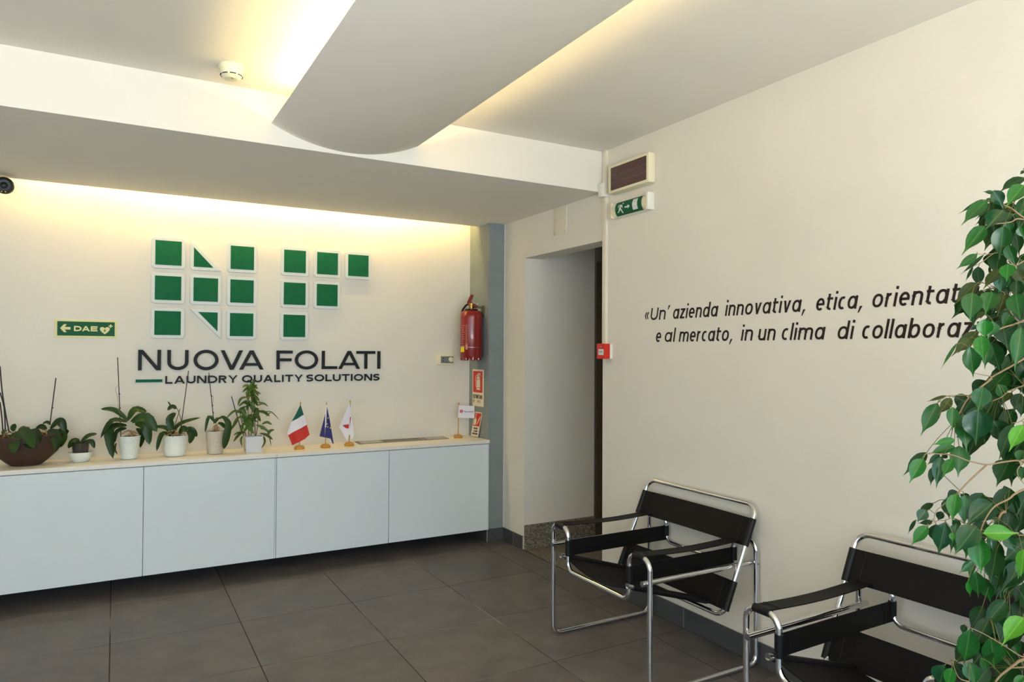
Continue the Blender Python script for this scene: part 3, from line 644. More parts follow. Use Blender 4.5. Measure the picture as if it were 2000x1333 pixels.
rbox(XW-.007, XW, 3.882, 4.036, 2.234, 2.416, 'plate', M['coverplate'], cp, .003)
MB().lathe([(.003, 0), (.003, .0015)], (XW-.007, 3.896, 2.247), axis=(-1, 0, 0), n=10).lathe([(.003, 0), (.003, .0015)], (XW-.007, 4.022, 2.247), axis=(-1, 0, 0), n=10).build('screw', M['greypanel'], cp)
# alarm panel
ap = empty('alarm_panel', (XW, 3.23, 2.39), 'cream alarm display panel with dark red window, near the ceiling', 'panel')
rbox(XW-.053, XW, 3.000, 3.370, 2.382, 2.553, 'housing', M['cream'], ap, .014)
MB().box(XW-.0545, XW-.05, 3.018, 3.338, 2.399, 2.533).build('dark_window', M['panel'], ap)
MB().box(XW-.0555, XW-.054, 3.018, 3.338, 2.441, 2.4425).box(XW-.0555, XW-.054, 3.018, 3.338, 2.484, 2.4855).build('window_line', M['panelgrey'], ap)
mb = MB(); caps_word(mb, 'ALLARME', .05, .27, .028, .004, (XW, 3.338, 2.493), US, VS, NS, .0545, .0551); mb.build('lettering', M['panelred'], ap); mb = MB(); caps_word(mb, 'INCENDIO', .05, .27, .026, .004, (XW, 3.338, 2.408), US, VS, NS, .0545, .0551); mb.build('lettering', M['panelred'], ap)
# exit sign lamp
ex = empty('exit_sign', (XW, 3.21, 2.235), 'green running man exit sign lamp below the alarm panel', 'sign')
rbox(XW-.012, XW, 3.012, 3.366, 2.234, 2.332, 'back_plate', M['white'], ex, .003)
rbox(XW-.050, XW-.008, 3.008, 3.028, 2.233, 2.332, 'end_cap', M['white'], ex, .005)
rbox(XW-.040, XW-.008, 3.348, 3.366, 2.236, 2.330, 'end_cap', M['cream'], ex, .006)
def curved(y0, y1, r, mt, name, a0=-78, a1=78, n=14, zc=2.283, xr=.034, zr=.045, off=0):
    vs = []; fs = []
    for i in range(n+1):
        a = math.radians(a0+(a1-a0)*i/n)
        for y in (y0, y1): vs.append((XW-.010-(xr+off)*math.cos(a), y, zc+(zr+off)*math.sin(a)))
    for i in range(n): fs.append((2*i, 2*i+1, 2*i+3, 2*i+2))
    return MB().add(vs, fs).build(name, mt, ex, smooth=True, fix=False)
curved(3.026, 3.350, 0, M['cream'], 'diffuser')
curved(3.070, 3.308, 0, M['signgreen'], 'green_sheet', a0=-62, a1=62, off=.0012)
def cpoly(pts, mt, name):
    """flat polygon pressed on the curved diffuser; pts in (y, z)"""
    bm = bmesh.new(); vs = [bm.verts.new((0, y, z)) for y, z in pts]; bm.faces.new(vs)
    bmesh.ops.triangulate(bm, faces=bm.faces[:]); bmesh.ops.subdivide_edges(bm, edges=bm.edges[:], cuts=2, use_grid_fill=True)
    for v in bm.verts:
        s_ = max(-.98, min(.98, (v.co.z-2.283)/.0472)); v.co.x = XW-.010-.0365*math.sqrt(1-s_*s_)
        v.co -= parent_world(ex)
    me = bpy.data.meshes.new(name); bm.to_mesh(me); bm.free(); me.materials.append(mt); new_obj(name, me, ex)
def ex_pt(a, b):  # from the sign's own drawing: a 0..425 left-right, b 0..340 top-down
    return (3.308-a/425*.238, 2.322-b/300*.078)
for nm, pts in (('door_symbol', [(283, 30), (360, 30), (360, 262), (283, 262)]), ('arrow_symbol', [(162, 145), (210, 145), (210, 115), (248, 160), (210, 205), (210, 175), (162, 175)])):
    cpoly([ex_pt(*p) for p in pts], M['plaque'], nm)
def strip(p, q, w0, w1):
    dx, dy = q[0]-p[0], q[1]-p[1]; l = math.hypot(dx, dy); nx, ny = -dy/l, dx/l
    return [(p[0]+nx*w0, p[1]+ny*w0), (q[0]+nx*w1, q[1]+ny*w1), (q[0]-nx*w1, q[1]-ny*w1), (p[0]-nx*w0, p[1]-ny*w0)]
man = [[(128+13*math.cos(k*PI/4), 58+17*math.sin(k*PI/4)) for k in range(8)], strip((106, 84), (82, 160), 17, 14), strip((100, 84), (58, 88), 8, 7), strip((62, 84), (56, 124), 7, 6),
       strip((112, 92), (124, 156), 8, 6), strip((84, 156), (106, 198), 12, 9), strip((104, 192), (120, 270), 9, 8), strip((80, 156), (72, 214), 11, 9), strip((76, 208), (46, 234), 9, 8), strip((46, 226), (50, 250), 6, 6)]
for pts in man: cpoly([ex_pt(*p) for p in pts], M['plaque'], 'running_man')

# manual call point
mc = empty('fire_call_point', (XW, 3.43, 1.40), 'red manual fire call point at the end of the trunking', 'alarm')
MB().box(XW-.018, XW, 3.387, 3.470, 1.398, 1.488).build('back_box', M['white'], mc, bevel=.002)
MB().box(XW-.058, XW-.016, 3.389, 3.468, 1.398, 1.490).build('red_housing', M['redbox'], mc, bevel=.004, smooth=True)
MB().box(XW-.0595, XW-.057, 3.398, 3.448, 1.421, 1.457).build('glass_plate', M['plaque'], mc)
mb = MB()
for k, y in enumerate((3.436, 3.425, 3.414)): mb.lathe([(.0032, 0), (.0032, .001)], (XW-.0595, y, 1.441), axis=(-1, 0, 0), n=10)
mb.build('marks', M['black'], mc)
MB().lathe([(.006, 0), (.006, .002)], (XW-.058, 3.424, 1.471), axis=(-1, 0, 0), n=12).build('key_hole', M['screw'], mc)

# wall quotation
def quote_line(e, words, zb, xh, s):
    shear = .20
    for wd, y0, y1 in words:
        asc = xh*1.42; gap = .24; tot = sum(LOWW[c] for c in wd)+gap*(len(wd)-1); L_ = y0-y1
        k = (L_-xh*shear*.6)/tot; x = 0
        for ch in wd:
            sw = s*.7 if ch == '\u00ab' else s; mb = MB(); emit(mb, LOW(ch, LOWW[ch]*k, xh, sw, xh*1.27, asc), Vector((XW, y0-x, zb)), US, VS, NS, .0002, .0012, sw, shear)
            mb.build('letter', M['ink'], e); x += (LOWW[ch]+gap)*k
q = empty('wall_quote', (XW, 3.09, 1.618), 'upper line of dark brown italic lettering on the right wall', 'lettering', 'italic quotation on the right wall')
quote_line(q, [('\u00ab', 3.093, 3.056), ("Un'", 3.045, 2.888), ('azienda', 2.863, 2.537), ('innovativa,', 2.49, 2.026), ('etica,', 1.978, 1.759), ('orientat', 1.722, 1.387), ('a', 1.376, 1.325)], 1.6185, .0535, .0100)
q = empty('wall_quote', (XW, 2.996, 1.49), 'lower line of dark brown italic lettering on the right wall', 'lettering', 'italic quotation on the right wall')
quote_line(q, [('e', 3.0, 2.953), ('al', 2.928, 2.843), ('mercato,', 2.815, 2.441), ('in', 2.39, 2.316), ('un', 2.288, 2.186), ('clima', 2.156, 1.932), ('di', 1.876, 1.800), ('collaborazione', 1.766, 1.170)], 1.4955, .0535, .0100)

# ------------------------------------------------------------------ ceiling and soffit fittings
sd = empty('smoke_detector', (.424, 3.245, ZC), 'round cream smoke detector on the ceiling left of the curved beam', 'detector')
MB().lathe([(.053, 0), (.054, -.014), (.052, -.020)], (.424, 3.245, ZC), n=32).build('base', M['cream'], sd, smooth=True)
MB().lathe([(.050, -.020), (.049, -.032), (.042, -.046), (.036, -.052), (.030, -.058), (.010, -.060)], (.424, 3.245, ZC), n=32).build('head', M['cream'], sd, smooth=True)
mb = MB()
for k in range(8):
    a = 2*PI*k/8
    mb.tube([(.424+.0445*math.cos(a+t_), 3.245+.0445*math.sin(a+t_), ZC-.0435) for t_ in (-.28, -.14, 0, .14, .28)], .0025, n=6)
mb.build('air_slot', M['dark'], sd)
MB().lathe([(.004, 0), (.004, -.002)], (.424, 3.225, ZC-.059), n=10).build('indicator', M['greypanel'], sd)
sc_ = empty('security_camera', (-.575, 4.86, ZS), 'black security camera under the soffit at the left picture edge', 'camera')
MB().tube([(-.60, 4.90, ZS), (-.60, 4.90, ZS-.018), (-.575, 4.875, ZS-.030)], .02, n=14).build('bracket', M['cream'], sc_, smooth=True)
ax = Vector((.05, -1, -.12)).normalized()
MB().lathe([(.030, -.045), (.040, -.038), (.0455, -.02), (.0475, .02), (.0465, .048), (.042, .055), (.034, .057), (.032, .050), (.010, .049)], (-.558, 4.86, 2.362), n=28, axis=ax).build('housing', M['black'], sc_, smooth=True)
MB().lathe([(.018, .049), (.017, .054), (.008, .058)], (-.558, 4.86, 2.362), n=20, axis=ax).build('lens', M['black'], sc_, smooth=True)
mb = MB()
for dx in (-.010, .008): mb.lathe([(.0032, .0), (.0032, .0015)], Vector((-.558+dx, 4.86, 2.362))+ax*.0565+Vector((0, 0, -.037)), n=8, axis=ax)
mb.build('indicator', M['yellow'], sc_)

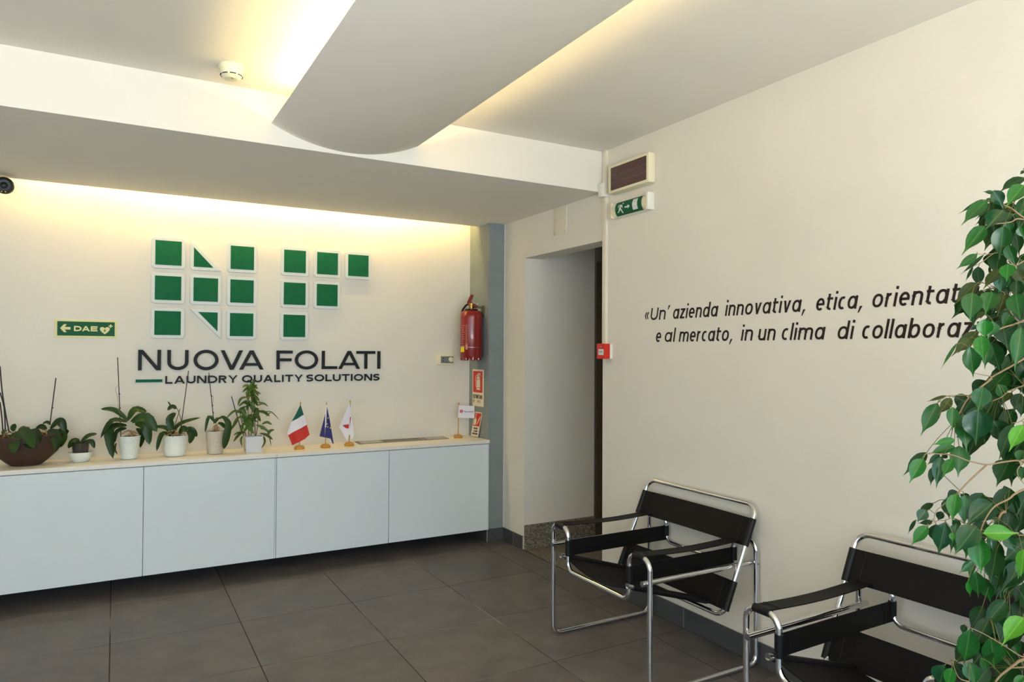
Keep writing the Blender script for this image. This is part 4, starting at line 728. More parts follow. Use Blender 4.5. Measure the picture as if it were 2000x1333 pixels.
# measured outlines (metres): leaves as base, tip, width, tone; branch paths; orchid leaf paths; flag folds
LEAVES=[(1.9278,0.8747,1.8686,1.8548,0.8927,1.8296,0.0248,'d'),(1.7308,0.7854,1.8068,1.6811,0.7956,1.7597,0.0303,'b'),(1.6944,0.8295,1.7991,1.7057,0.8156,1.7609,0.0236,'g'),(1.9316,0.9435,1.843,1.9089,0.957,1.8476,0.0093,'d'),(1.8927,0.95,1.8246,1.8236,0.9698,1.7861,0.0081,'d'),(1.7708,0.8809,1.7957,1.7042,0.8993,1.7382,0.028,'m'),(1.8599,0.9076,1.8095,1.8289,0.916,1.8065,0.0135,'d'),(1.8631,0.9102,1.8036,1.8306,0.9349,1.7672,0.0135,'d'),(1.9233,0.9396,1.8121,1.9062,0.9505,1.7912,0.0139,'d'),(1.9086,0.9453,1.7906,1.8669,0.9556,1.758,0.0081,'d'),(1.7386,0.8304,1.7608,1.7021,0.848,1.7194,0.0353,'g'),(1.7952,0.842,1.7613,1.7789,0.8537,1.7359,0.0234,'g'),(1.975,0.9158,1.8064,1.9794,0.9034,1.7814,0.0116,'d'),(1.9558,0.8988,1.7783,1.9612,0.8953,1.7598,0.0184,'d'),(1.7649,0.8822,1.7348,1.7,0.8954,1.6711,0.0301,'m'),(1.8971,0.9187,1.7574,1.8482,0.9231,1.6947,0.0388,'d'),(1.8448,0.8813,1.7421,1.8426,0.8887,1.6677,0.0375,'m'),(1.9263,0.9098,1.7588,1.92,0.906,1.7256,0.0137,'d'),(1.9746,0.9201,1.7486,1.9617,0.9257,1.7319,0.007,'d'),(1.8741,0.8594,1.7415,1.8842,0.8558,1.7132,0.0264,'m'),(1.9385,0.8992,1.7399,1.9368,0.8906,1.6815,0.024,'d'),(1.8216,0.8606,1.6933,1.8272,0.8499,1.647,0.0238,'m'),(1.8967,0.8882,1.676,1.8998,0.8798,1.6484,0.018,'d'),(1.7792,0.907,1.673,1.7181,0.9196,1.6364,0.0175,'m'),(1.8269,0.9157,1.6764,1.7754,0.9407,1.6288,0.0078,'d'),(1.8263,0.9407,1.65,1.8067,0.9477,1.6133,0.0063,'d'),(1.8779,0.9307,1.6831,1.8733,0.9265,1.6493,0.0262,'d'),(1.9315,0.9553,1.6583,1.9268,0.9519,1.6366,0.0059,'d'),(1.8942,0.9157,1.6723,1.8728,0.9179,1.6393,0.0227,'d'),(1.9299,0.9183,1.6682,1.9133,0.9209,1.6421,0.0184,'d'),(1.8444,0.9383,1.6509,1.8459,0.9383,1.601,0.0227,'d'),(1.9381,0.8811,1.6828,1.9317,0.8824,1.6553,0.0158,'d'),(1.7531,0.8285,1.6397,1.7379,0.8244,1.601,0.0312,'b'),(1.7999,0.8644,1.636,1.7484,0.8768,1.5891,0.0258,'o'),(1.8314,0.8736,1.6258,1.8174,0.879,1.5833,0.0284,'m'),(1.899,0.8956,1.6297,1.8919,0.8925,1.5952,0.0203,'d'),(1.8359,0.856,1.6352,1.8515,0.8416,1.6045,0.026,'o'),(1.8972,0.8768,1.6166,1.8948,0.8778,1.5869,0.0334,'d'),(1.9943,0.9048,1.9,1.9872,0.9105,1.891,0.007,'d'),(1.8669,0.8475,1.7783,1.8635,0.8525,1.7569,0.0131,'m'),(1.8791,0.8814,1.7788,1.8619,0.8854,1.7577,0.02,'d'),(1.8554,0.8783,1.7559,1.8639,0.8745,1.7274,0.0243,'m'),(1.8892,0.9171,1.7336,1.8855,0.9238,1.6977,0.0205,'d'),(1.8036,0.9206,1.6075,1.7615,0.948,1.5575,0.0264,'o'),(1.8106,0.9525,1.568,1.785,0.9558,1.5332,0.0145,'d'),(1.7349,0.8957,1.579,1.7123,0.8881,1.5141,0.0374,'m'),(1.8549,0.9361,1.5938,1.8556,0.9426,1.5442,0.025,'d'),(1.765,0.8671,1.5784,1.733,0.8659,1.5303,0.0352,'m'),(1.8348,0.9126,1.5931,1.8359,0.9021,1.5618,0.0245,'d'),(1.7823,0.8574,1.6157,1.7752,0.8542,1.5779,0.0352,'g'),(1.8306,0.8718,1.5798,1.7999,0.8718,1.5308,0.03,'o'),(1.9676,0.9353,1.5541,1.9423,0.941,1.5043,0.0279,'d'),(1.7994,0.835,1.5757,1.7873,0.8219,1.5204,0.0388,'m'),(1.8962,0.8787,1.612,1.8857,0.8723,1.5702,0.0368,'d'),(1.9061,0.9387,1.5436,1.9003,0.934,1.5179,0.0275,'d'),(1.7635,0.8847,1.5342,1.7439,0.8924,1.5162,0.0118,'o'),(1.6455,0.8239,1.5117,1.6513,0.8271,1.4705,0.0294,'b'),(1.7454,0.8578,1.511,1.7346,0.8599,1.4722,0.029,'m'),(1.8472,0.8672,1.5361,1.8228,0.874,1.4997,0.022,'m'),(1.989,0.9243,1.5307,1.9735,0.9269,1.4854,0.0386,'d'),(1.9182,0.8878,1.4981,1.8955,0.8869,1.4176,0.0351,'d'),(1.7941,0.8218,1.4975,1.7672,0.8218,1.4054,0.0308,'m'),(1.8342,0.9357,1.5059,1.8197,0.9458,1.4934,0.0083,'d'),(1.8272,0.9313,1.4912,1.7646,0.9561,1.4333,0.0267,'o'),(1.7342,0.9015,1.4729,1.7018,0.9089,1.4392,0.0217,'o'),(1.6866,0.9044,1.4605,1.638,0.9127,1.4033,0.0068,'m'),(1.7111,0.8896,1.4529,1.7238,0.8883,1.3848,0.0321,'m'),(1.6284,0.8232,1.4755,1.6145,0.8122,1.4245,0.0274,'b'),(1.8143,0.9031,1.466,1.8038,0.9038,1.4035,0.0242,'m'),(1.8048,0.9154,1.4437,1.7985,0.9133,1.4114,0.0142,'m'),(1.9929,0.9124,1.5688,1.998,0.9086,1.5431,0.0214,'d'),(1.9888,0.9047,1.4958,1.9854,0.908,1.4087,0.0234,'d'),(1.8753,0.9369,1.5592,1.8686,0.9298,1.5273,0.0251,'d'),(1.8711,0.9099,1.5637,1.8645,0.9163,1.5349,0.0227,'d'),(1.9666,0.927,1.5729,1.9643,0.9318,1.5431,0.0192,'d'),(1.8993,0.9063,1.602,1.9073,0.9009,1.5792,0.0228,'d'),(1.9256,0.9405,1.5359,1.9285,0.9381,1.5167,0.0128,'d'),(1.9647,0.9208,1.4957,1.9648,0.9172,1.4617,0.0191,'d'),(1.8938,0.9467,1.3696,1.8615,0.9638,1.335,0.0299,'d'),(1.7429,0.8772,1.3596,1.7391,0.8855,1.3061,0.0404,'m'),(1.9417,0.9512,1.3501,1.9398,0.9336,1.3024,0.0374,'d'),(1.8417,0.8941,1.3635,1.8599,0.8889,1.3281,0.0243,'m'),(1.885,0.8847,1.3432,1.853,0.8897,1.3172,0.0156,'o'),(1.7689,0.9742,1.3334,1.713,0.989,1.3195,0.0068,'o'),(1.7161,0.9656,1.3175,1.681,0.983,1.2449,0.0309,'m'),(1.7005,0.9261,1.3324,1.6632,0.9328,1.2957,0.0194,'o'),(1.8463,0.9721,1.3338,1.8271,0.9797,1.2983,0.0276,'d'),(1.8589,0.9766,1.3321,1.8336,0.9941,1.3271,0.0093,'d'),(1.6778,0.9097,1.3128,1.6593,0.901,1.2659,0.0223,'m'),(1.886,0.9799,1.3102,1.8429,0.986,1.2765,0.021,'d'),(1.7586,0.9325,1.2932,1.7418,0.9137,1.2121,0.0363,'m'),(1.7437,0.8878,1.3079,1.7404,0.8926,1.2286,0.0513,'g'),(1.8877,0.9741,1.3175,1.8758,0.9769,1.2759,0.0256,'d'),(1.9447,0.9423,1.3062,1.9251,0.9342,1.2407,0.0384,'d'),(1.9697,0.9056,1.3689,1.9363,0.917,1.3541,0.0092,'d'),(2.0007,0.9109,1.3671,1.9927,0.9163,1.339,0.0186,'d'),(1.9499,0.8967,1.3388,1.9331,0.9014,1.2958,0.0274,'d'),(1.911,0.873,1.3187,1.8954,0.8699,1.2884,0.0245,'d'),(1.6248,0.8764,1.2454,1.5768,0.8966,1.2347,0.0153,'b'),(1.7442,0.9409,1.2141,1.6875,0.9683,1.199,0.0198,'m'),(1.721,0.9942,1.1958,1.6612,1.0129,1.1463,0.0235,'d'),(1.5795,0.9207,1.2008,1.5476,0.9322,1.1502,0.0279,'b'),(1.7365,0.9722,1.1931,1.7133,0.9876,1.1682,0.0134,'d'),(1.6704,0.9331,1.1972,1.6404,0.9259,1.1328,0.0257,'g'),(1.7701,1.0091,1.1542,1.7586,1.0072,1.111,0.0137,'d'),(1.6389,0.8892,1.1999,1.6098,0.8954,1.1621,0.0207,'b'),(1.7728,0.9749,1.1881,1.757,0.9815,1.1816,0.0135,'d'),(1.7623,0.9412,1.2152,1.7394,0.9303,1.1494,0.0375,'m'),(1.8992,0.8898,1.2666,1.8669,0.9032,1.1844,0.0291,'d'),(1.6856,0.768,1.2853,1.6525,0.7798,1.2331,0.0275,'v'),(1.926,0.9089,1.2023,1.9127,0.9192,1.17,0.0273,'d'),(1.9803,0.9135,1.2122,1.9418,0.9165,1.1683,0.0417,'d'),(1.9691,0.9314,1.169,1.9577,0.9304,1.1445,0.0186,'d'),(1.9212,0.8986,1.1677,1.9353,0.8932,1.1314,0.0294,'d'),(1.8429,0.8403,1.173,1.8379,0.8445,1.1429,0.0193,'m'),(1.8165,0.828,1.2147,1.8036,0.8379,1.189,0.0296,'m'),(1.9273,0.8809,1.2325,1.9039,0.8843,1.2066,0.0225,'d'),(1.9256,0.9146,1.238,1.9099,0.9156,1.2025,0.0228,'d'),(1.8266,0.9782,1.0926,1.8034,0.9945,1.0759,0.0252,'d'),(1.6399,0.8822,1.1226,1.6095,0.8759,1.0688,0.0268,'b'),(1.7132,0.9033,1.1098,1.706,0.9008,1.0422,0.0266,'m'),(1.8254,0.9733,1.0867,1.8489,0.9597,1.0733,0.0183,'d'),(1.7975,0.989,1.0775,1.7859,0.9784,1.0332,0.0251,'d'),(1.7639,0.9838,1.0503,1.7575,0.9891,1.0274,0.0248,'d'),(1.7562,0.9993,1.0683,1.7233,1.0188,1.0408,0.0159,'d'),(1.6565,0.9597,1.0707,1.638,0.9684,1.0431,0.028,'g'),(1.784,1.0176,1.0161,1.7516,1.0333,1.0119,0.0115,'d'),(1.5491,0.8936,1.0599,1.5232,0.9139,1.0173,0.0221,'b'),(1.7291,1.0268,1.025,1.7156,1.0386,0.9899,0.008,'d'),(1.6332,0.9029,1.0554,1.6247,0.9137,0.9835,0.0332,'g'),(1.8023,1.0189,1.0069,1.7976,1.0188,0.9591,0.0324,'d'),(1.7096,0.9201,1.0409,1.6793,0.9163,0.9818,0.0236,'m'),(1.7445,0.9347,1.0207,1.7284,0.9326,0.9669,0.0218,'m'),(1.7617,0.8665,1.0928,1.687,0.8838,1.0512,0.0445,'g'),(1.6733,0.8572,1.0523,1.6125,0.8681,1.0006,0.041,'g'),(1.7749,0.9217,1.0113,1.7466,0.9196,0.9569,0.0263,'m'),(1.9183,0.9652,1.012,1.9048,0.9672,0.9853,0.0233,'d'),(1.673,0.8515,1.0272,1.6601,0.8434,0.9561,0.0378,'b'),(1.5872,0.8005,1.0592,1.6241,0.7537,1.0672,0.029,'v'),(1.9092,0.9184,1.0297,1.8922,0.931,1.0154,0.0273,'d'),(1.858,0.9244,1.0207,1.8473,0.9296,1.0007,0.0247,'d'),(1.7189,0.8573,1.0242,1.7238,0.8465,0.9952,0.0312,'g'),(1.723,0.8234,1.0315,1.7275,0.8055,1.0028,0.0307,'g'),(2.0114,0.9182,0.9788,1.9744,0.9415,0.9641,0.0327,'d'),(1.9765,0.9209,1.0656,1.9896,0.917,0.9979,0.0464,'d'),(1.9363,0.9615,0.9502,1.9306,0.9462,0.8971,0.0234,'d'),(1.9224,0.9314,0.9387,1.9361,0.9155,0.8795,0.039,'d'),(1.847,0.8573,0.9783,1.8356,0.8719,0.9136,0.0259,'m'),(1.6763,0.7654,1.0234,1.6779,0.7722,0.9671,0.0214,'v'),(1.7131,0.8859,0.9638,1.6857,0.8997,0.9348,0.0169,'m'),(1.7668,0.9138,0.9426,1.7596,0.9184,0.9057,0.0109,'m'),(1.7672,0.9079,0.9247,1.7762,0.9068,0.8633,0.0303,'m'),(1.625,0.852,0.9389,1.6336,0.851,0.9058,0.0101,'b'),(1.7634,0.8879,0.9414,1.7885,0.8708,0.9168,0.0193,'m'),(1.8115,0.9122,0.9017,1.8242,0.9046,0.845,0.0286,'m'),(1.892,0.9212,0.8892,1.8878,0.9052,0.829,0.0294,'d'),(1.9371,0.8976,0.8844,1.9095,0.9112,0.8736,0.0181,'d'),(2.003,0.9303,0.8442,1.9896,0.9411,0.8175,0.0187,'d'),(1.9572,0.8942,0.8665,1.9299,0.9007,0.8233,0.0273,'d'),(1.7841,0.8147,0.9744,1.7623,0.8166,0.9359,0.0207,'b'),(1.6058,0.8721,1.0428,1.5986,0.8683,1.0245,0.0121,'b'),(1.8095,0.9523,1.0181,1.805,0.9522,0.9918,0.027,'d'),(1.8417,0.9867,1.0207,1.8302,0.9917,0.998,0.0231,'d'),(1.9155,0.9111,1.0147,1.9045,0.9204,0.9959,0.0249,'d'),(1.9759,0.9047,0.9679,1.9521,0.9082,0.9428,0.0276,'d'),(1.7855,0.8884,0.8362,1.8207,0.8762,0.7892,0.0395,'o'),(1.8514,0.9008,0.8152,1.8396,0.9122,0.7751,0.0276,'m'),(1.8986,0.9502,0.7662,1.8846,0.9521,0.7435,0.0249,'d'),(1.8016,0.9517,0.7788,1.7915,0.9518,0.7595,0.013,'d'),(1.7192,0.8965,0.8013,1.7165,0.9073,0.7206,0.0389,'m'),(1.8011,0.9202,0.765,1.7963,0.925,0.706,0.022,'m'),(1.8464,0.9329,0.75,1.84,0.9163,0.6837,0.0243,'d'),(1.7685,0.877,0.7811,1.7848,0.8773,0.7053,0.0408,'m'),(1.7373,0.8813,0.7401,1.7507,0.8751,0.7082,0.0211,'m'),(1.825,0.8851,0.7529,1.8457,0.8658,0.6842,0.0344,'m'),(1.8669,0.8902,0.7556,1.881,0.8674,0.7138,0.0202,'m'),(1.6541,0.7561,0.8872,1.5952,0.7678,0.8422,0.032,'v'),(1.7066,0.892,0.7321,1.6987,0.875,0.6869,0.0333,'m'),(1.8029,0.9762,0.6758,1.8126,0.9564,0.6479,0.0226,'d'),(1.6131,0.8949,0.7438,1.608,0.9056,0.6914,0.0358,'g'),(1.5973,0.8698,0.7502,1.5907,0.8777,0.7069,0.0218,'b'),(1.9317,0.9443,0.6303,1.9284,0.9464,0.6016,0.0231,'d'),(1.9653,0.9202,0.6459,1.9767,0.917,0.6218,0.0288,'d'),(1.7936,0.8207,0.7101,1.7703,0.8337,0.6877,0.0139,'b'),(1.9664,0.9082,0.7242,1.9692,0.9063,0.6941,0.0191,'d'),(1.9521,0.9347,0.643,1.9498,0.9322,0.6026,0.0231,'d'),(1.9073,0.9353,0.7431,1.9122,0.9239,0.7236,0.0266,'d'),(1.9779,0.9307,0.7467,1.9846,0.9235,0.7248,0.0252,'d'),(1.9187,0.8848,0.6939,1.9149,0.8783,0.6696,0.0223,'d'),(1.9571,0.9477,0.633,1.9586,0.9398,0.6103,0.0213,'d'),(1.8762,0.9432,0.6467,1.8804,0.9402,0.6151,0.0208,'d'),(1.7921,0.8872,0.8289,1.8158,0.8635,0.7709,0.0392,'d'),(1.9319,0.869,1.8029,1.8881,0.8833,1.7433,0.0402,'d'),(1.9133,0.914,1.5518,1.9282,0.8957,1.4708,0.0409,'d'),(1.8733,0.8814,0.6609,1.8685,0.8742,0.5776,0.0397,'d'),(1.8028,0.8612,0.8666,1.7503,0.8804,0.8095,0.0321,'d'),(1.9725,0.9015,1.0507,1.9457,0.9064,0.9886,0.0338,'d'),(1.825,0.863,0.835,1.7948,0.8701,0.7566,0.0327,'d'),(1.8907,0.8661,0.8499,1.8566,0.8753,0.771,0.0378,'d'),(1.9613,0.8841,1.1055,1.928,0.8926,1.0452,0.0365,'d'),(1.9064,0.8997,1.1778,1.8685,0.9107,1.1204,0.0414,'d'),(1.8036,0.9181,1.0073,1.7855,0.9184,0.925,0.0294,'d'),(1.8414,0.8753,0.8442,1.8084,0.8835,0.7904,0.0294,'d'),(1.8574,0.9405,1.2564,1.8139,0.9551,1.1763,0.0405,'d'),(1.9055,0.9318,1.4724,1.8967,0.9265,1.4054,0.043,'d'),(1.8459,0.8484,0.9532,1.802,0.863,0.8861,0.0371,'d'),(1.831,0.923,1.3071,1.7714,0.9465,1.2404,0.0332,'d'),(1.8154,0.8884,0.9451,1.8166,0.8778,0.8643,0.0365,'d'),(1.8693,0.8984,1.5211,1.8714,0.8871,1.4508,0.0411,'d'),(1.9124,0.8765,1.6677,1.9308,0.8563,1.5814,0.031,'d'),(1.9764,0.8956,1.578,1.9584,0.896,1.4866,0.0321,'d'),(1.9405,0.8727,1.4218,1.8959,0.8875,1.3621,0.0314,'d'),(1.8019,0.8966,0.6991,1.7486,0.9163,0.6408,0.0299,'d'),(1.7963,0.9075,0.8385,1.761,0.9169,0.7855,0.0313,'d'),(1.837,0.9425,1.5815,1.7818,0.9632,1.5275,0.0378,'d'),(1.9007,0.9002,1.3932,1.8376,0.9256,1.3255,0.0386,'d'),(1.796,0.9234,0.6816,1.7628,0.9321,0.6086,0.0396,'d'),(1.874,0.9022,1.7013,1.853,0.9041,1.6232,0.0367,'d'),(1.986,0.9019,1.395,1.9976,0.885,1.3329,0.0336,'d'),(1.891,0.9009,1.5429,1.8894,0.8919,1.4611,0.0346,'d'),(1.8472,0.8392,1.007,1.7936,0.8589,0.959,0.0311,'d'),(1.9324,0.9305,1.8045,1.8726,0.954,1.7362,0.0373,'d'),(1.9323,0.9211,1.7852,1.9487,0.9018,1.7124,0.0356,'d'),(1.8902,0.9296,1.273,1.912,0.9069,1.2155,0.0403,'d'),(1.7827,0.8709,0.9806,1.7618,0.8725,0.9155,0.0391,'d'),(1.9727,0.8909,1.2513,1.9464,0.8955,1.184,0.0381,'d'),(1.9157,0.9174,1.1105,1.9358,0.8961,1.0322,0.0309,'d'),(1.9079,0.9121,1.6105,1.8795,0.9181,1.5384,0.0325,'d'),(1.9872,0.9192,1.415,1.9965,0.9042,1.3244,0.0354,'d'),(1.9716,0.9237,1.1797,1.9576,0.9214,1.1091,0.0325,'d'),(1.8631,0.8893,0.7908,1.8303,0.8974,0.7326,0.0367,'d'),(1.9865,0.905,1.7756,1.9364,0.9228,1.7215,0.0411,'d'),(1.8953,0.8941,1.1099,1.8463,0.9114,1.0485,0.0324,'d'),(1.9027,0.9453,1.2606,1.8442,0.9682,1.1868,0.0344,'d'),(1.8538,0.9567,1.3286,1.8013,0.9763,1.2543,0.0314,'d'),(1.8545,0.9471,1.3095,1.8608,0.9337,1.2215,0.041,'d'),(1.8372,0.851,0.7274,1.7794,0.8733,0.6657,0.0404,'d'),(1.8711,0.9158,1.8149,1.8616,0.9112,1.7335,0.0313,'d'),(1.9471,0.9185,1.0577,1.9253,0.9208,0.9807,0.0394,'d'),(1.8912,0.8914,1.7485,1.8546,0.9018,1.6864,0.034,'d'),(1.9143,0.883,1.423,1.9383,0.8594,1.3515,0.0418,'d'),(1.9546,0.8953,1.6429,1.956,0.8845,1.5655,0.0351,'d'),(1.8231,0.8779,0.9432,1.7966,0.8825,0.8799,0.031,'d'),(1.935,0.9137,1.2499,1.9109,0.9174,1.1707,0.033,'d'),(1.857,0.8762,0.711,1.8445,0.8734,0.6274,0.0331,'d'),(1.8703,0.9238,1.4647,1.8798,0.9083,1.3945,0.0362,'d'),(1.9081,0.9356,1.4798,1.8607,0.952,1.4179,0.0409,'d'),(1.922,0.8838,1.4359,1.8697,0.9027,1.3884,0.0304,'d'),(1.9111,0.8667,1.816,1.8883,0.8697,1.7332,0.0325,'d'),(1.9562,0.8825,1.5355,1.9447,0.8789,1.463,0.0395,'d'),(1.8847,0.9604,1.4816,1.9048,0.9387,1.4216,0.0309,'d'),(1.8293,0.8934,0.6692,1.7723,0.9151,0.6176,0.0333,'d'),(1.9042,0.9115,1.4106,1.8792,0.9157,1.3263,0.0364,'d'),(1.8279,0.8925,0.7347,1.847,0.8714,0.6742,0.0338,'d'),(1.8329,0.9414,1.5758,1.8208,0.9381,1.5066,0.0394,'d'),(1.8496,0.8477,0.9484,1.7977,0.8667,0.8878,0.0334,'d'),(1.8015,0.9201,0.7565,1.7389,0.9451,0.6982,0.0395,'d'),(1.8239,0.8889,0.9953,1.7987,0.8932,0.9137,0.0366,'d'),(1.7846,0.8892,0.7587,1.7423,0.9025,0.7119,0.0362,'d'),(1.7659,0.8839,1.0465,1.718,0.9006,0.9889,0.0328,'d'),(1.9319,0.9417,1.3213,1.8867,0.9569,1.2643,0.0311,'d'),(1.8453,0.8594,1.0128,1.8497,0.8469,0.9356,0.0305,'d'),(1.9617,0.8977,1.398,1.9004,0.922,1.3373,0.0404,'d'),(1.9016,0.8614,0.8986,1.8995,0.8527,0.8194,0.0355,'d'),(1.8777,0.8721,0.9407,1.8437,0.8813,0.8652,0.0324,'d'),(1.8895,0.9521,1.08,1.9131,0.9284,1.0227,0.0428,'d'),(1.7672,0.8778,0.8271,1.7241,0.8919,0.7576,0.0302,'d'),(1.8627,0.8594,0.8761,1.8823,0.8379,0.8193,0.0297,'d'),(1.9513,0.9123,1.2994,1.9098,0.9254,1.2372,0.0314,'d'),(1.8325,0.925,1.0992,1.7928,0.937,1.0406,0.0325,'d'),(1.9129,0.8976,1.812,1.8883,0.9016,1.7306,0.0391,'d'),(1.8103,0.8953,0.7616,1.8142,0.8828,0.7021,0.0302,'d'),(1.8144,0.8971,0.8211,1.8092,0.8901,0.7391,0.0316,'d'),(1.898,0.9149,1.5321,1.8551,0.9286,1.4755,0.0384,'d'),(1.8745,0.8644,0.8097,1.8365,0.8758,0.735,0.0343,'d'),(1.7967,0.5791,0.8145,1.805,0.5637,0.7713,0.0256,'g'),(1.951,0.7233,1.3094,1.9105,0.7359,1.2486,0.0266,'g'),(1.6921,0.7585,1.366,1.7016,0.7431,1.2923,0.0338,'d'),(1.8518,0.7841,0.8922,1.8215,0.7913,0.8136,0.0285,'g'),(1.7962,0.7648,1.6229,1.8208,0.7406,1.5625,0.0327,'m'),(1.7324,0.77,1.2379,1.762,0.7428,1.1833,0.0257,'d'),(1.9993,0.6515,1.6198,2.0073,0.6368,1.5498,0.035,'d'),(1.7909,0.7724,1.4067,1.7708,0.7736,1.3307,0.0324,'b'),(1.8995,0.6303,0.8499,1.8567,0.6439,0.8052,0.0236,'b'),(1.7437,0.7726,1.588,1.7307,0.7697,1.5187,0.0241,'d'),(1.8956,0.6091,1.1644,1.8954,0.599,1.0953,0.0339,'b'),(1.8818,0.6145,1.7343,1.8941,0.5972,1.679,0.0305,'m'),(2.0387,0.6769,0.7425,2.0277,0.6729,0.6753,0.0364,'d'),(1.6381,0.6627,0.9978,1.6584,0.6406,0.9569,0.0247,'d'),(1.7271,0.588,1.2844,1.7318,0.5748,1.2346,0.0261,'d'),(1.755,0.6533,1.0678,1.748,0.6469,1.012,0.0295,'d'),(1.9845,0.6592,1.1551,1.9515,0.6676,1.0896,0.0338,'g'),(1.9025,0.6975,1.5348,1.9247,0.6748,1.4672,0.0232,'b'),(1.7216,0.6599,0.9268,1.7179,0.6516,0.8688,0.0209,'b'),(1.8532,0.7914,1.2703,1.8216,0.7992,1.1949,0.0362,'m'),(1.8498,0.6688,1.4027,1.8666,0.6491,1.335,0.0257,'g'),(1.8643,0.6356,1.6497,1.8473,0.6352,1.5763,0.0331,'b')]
BRANCHES=[([(1.9744,0.7874,1.6785),(1.9168,0.8189,1.7326),(1.8658,0.8472,1.7585),(1.8403,0.8611,1.7801),(1.825,0.8696,1.7876)],0.0025),([(1.9265,0.7681,1.7024),(1.8209,0.8268,1.7464),(1.7927,0.8429,1.7398),(1.7502,0.867,1.7342),(1.7428,0.8712,1.7331)],0.0018),([(1.8942,0.8792,1.648),(1.8569,0.8996,1.6812),(1.8241,0.9185,1.6587),(1.8048,0.9296,1.6474)],0.0014),([(1.846,0.8943,1.6797),(1.8267,0.9053,1.6763),(1.8025,0.9189,1.6762)],0.0012),([(1.9501,0.7774,1.7186),(1.8446,0.8382,1.6534),(1.8274,0.8482,1.6404),(1.805,0.861,1.6316)],0.0018),([(1.8858,0.794,1.5475),(1.8149,0.8347,1.5091),(1.7812,0.854,1.4962),(1.7508,0.8714,1.4804),(1.7306,0.8831,1.4667),(1.7155,0.8919,1.451)],0.0022),([(1.8598,0.8553,1.511),(1.8421,0.8649,1.5338),(1.8276,0.8722,1.5797),(1.7925,0.8915,1.6014),(1.7716,0.9033,1.6033)],0.0015),([(1.9506,0.8046,1.4806),(1.8515,0.8619,1.4121),(1.8058,0.8883,1.3818),(1.7955,0.8943,1.3698)],0.0026),([(1.8058,0.8883,1.3818),(1.7709,0.9078,1.3896),(1.7673,0.9097,1.3936)],0.001),([(1.8047,0.889,1.3775),(1.7587,0.9157,1.3336),(1.7365,0.9291,1.2899),(1.7291,0.9335,1.2768)],0.0022),([(1.7481,0.9102,1.3342),(1.7405,0.9144,1.3385),(1.7028,0.9357,1.3361),(1.6832,0.9471,1.3197)],0.0012),([(1.8934,0.8621,1.3607),(1.8642,0.8789,1.3484),(1.8471,0.8888,1.3328),(1.83,0.8987,1.3239)],0.0014),([(1.9092,0.7646,1.1915),(1.8055,0.8231,1.1919),(1.7884,0.8327,1.1929),(1.7592,0.8493,1.1885),(1.7319,0.8648,1.1831),(1.7044,0.8802,1.1892),(1.6933,0.8864,1.1923),(1.6639,0.9028,1.2047),(1.6383,0.9172,1.2067),(1.6127,0.9316,1.2086),(1.6055,0.9359,1.197)],0.0022),([(1.7319,0.8648,1.1831),(1.6976,0.8849,1.1461),(1.6778,0.8965,1.1208),(1.6725,0.8998,1.1061)],0.0024),([(1.8573,0.8145,1.3156),(1.8207,0.8358,1.2814),(1.8041,0.8452,1.277)],0.0014),([(1.7829,0.8129,1.1918),(1.7708,0.82,1.1772),(1.772,0.8197,1.1607),(1.7835,0.8134,1.1441)],0.0014),([(1.9034,0.7449,1.1924),(1.7796,0.816,1.1294),(1.7545,0.8305,1.1096),(1.7259,0.847,1.0918),(1.7064,0.8586,1.0585),(1.6978,0.8641,1.0253)],0.0026),([(1.7006,0.9067,1.1189),(1.6933,0.9109,1.1125),(1.6658,0.9269,1.0857),(1.653,0.9344,1.0718),(1.6478,0.9378,1.0484)],0.0014),([(1.6871,0.8586,1.0278),(1.6417,0.8835,1.0667),(1.6184,0.8967,1.0625),(1.6059,0.9038,1.0624),(1.5863,0.9151,1.0499)],0.0012),([(1.8367,0.8768,1.0627),(1.8286,0.8815,1.0594),(1.8231,0.8849,1.0463)],0.0035),([(1.9294,0.7561,1.0424),(1.8076,0.8251,1.0227),(1.7942,0.8326,1.029),(1.7651,0.8493,1.0162),(1.7323,0.8679,1.0097),(1.7109,0.8808,0.9655),(1.7222,0.875,0.9361)],0.0016),([(2.0077,0.8058,0.9345),(1.8995,0.8678,0.8832),(1.8875,0.8747,0.8743),(1.8449,0.8983,0.9027),(1.8121,0.9165,0.9201)],0.0016),([(1.8736,0.7697,0.7729),(1.7886,0.8182,0.7482),(1.7717,0.8279,0.7378),(1.7449,0.8435,0.7134),(1.7331,0.8504,0.6973)],0.004),([(1.7884,0.818,0.7621),(1.7835,0.8209,0.7551),(1.7418,0.8439,0.7842),(1.7076,0.8627,0.8065),(1.6804,0.8779,0.8202),(1.6712,0.8829,0.8279)],0.0016),([(1.8114,0.8287,0.7221),(1.7881,0.8419,0.7202)],0.002),([(1.6819,0.8793,0.6975),(1.6607,0.8911,0.7077),(1.6482,0.8974,0.7457),(1.6588,0.8915,0.7431)],0.0014)]
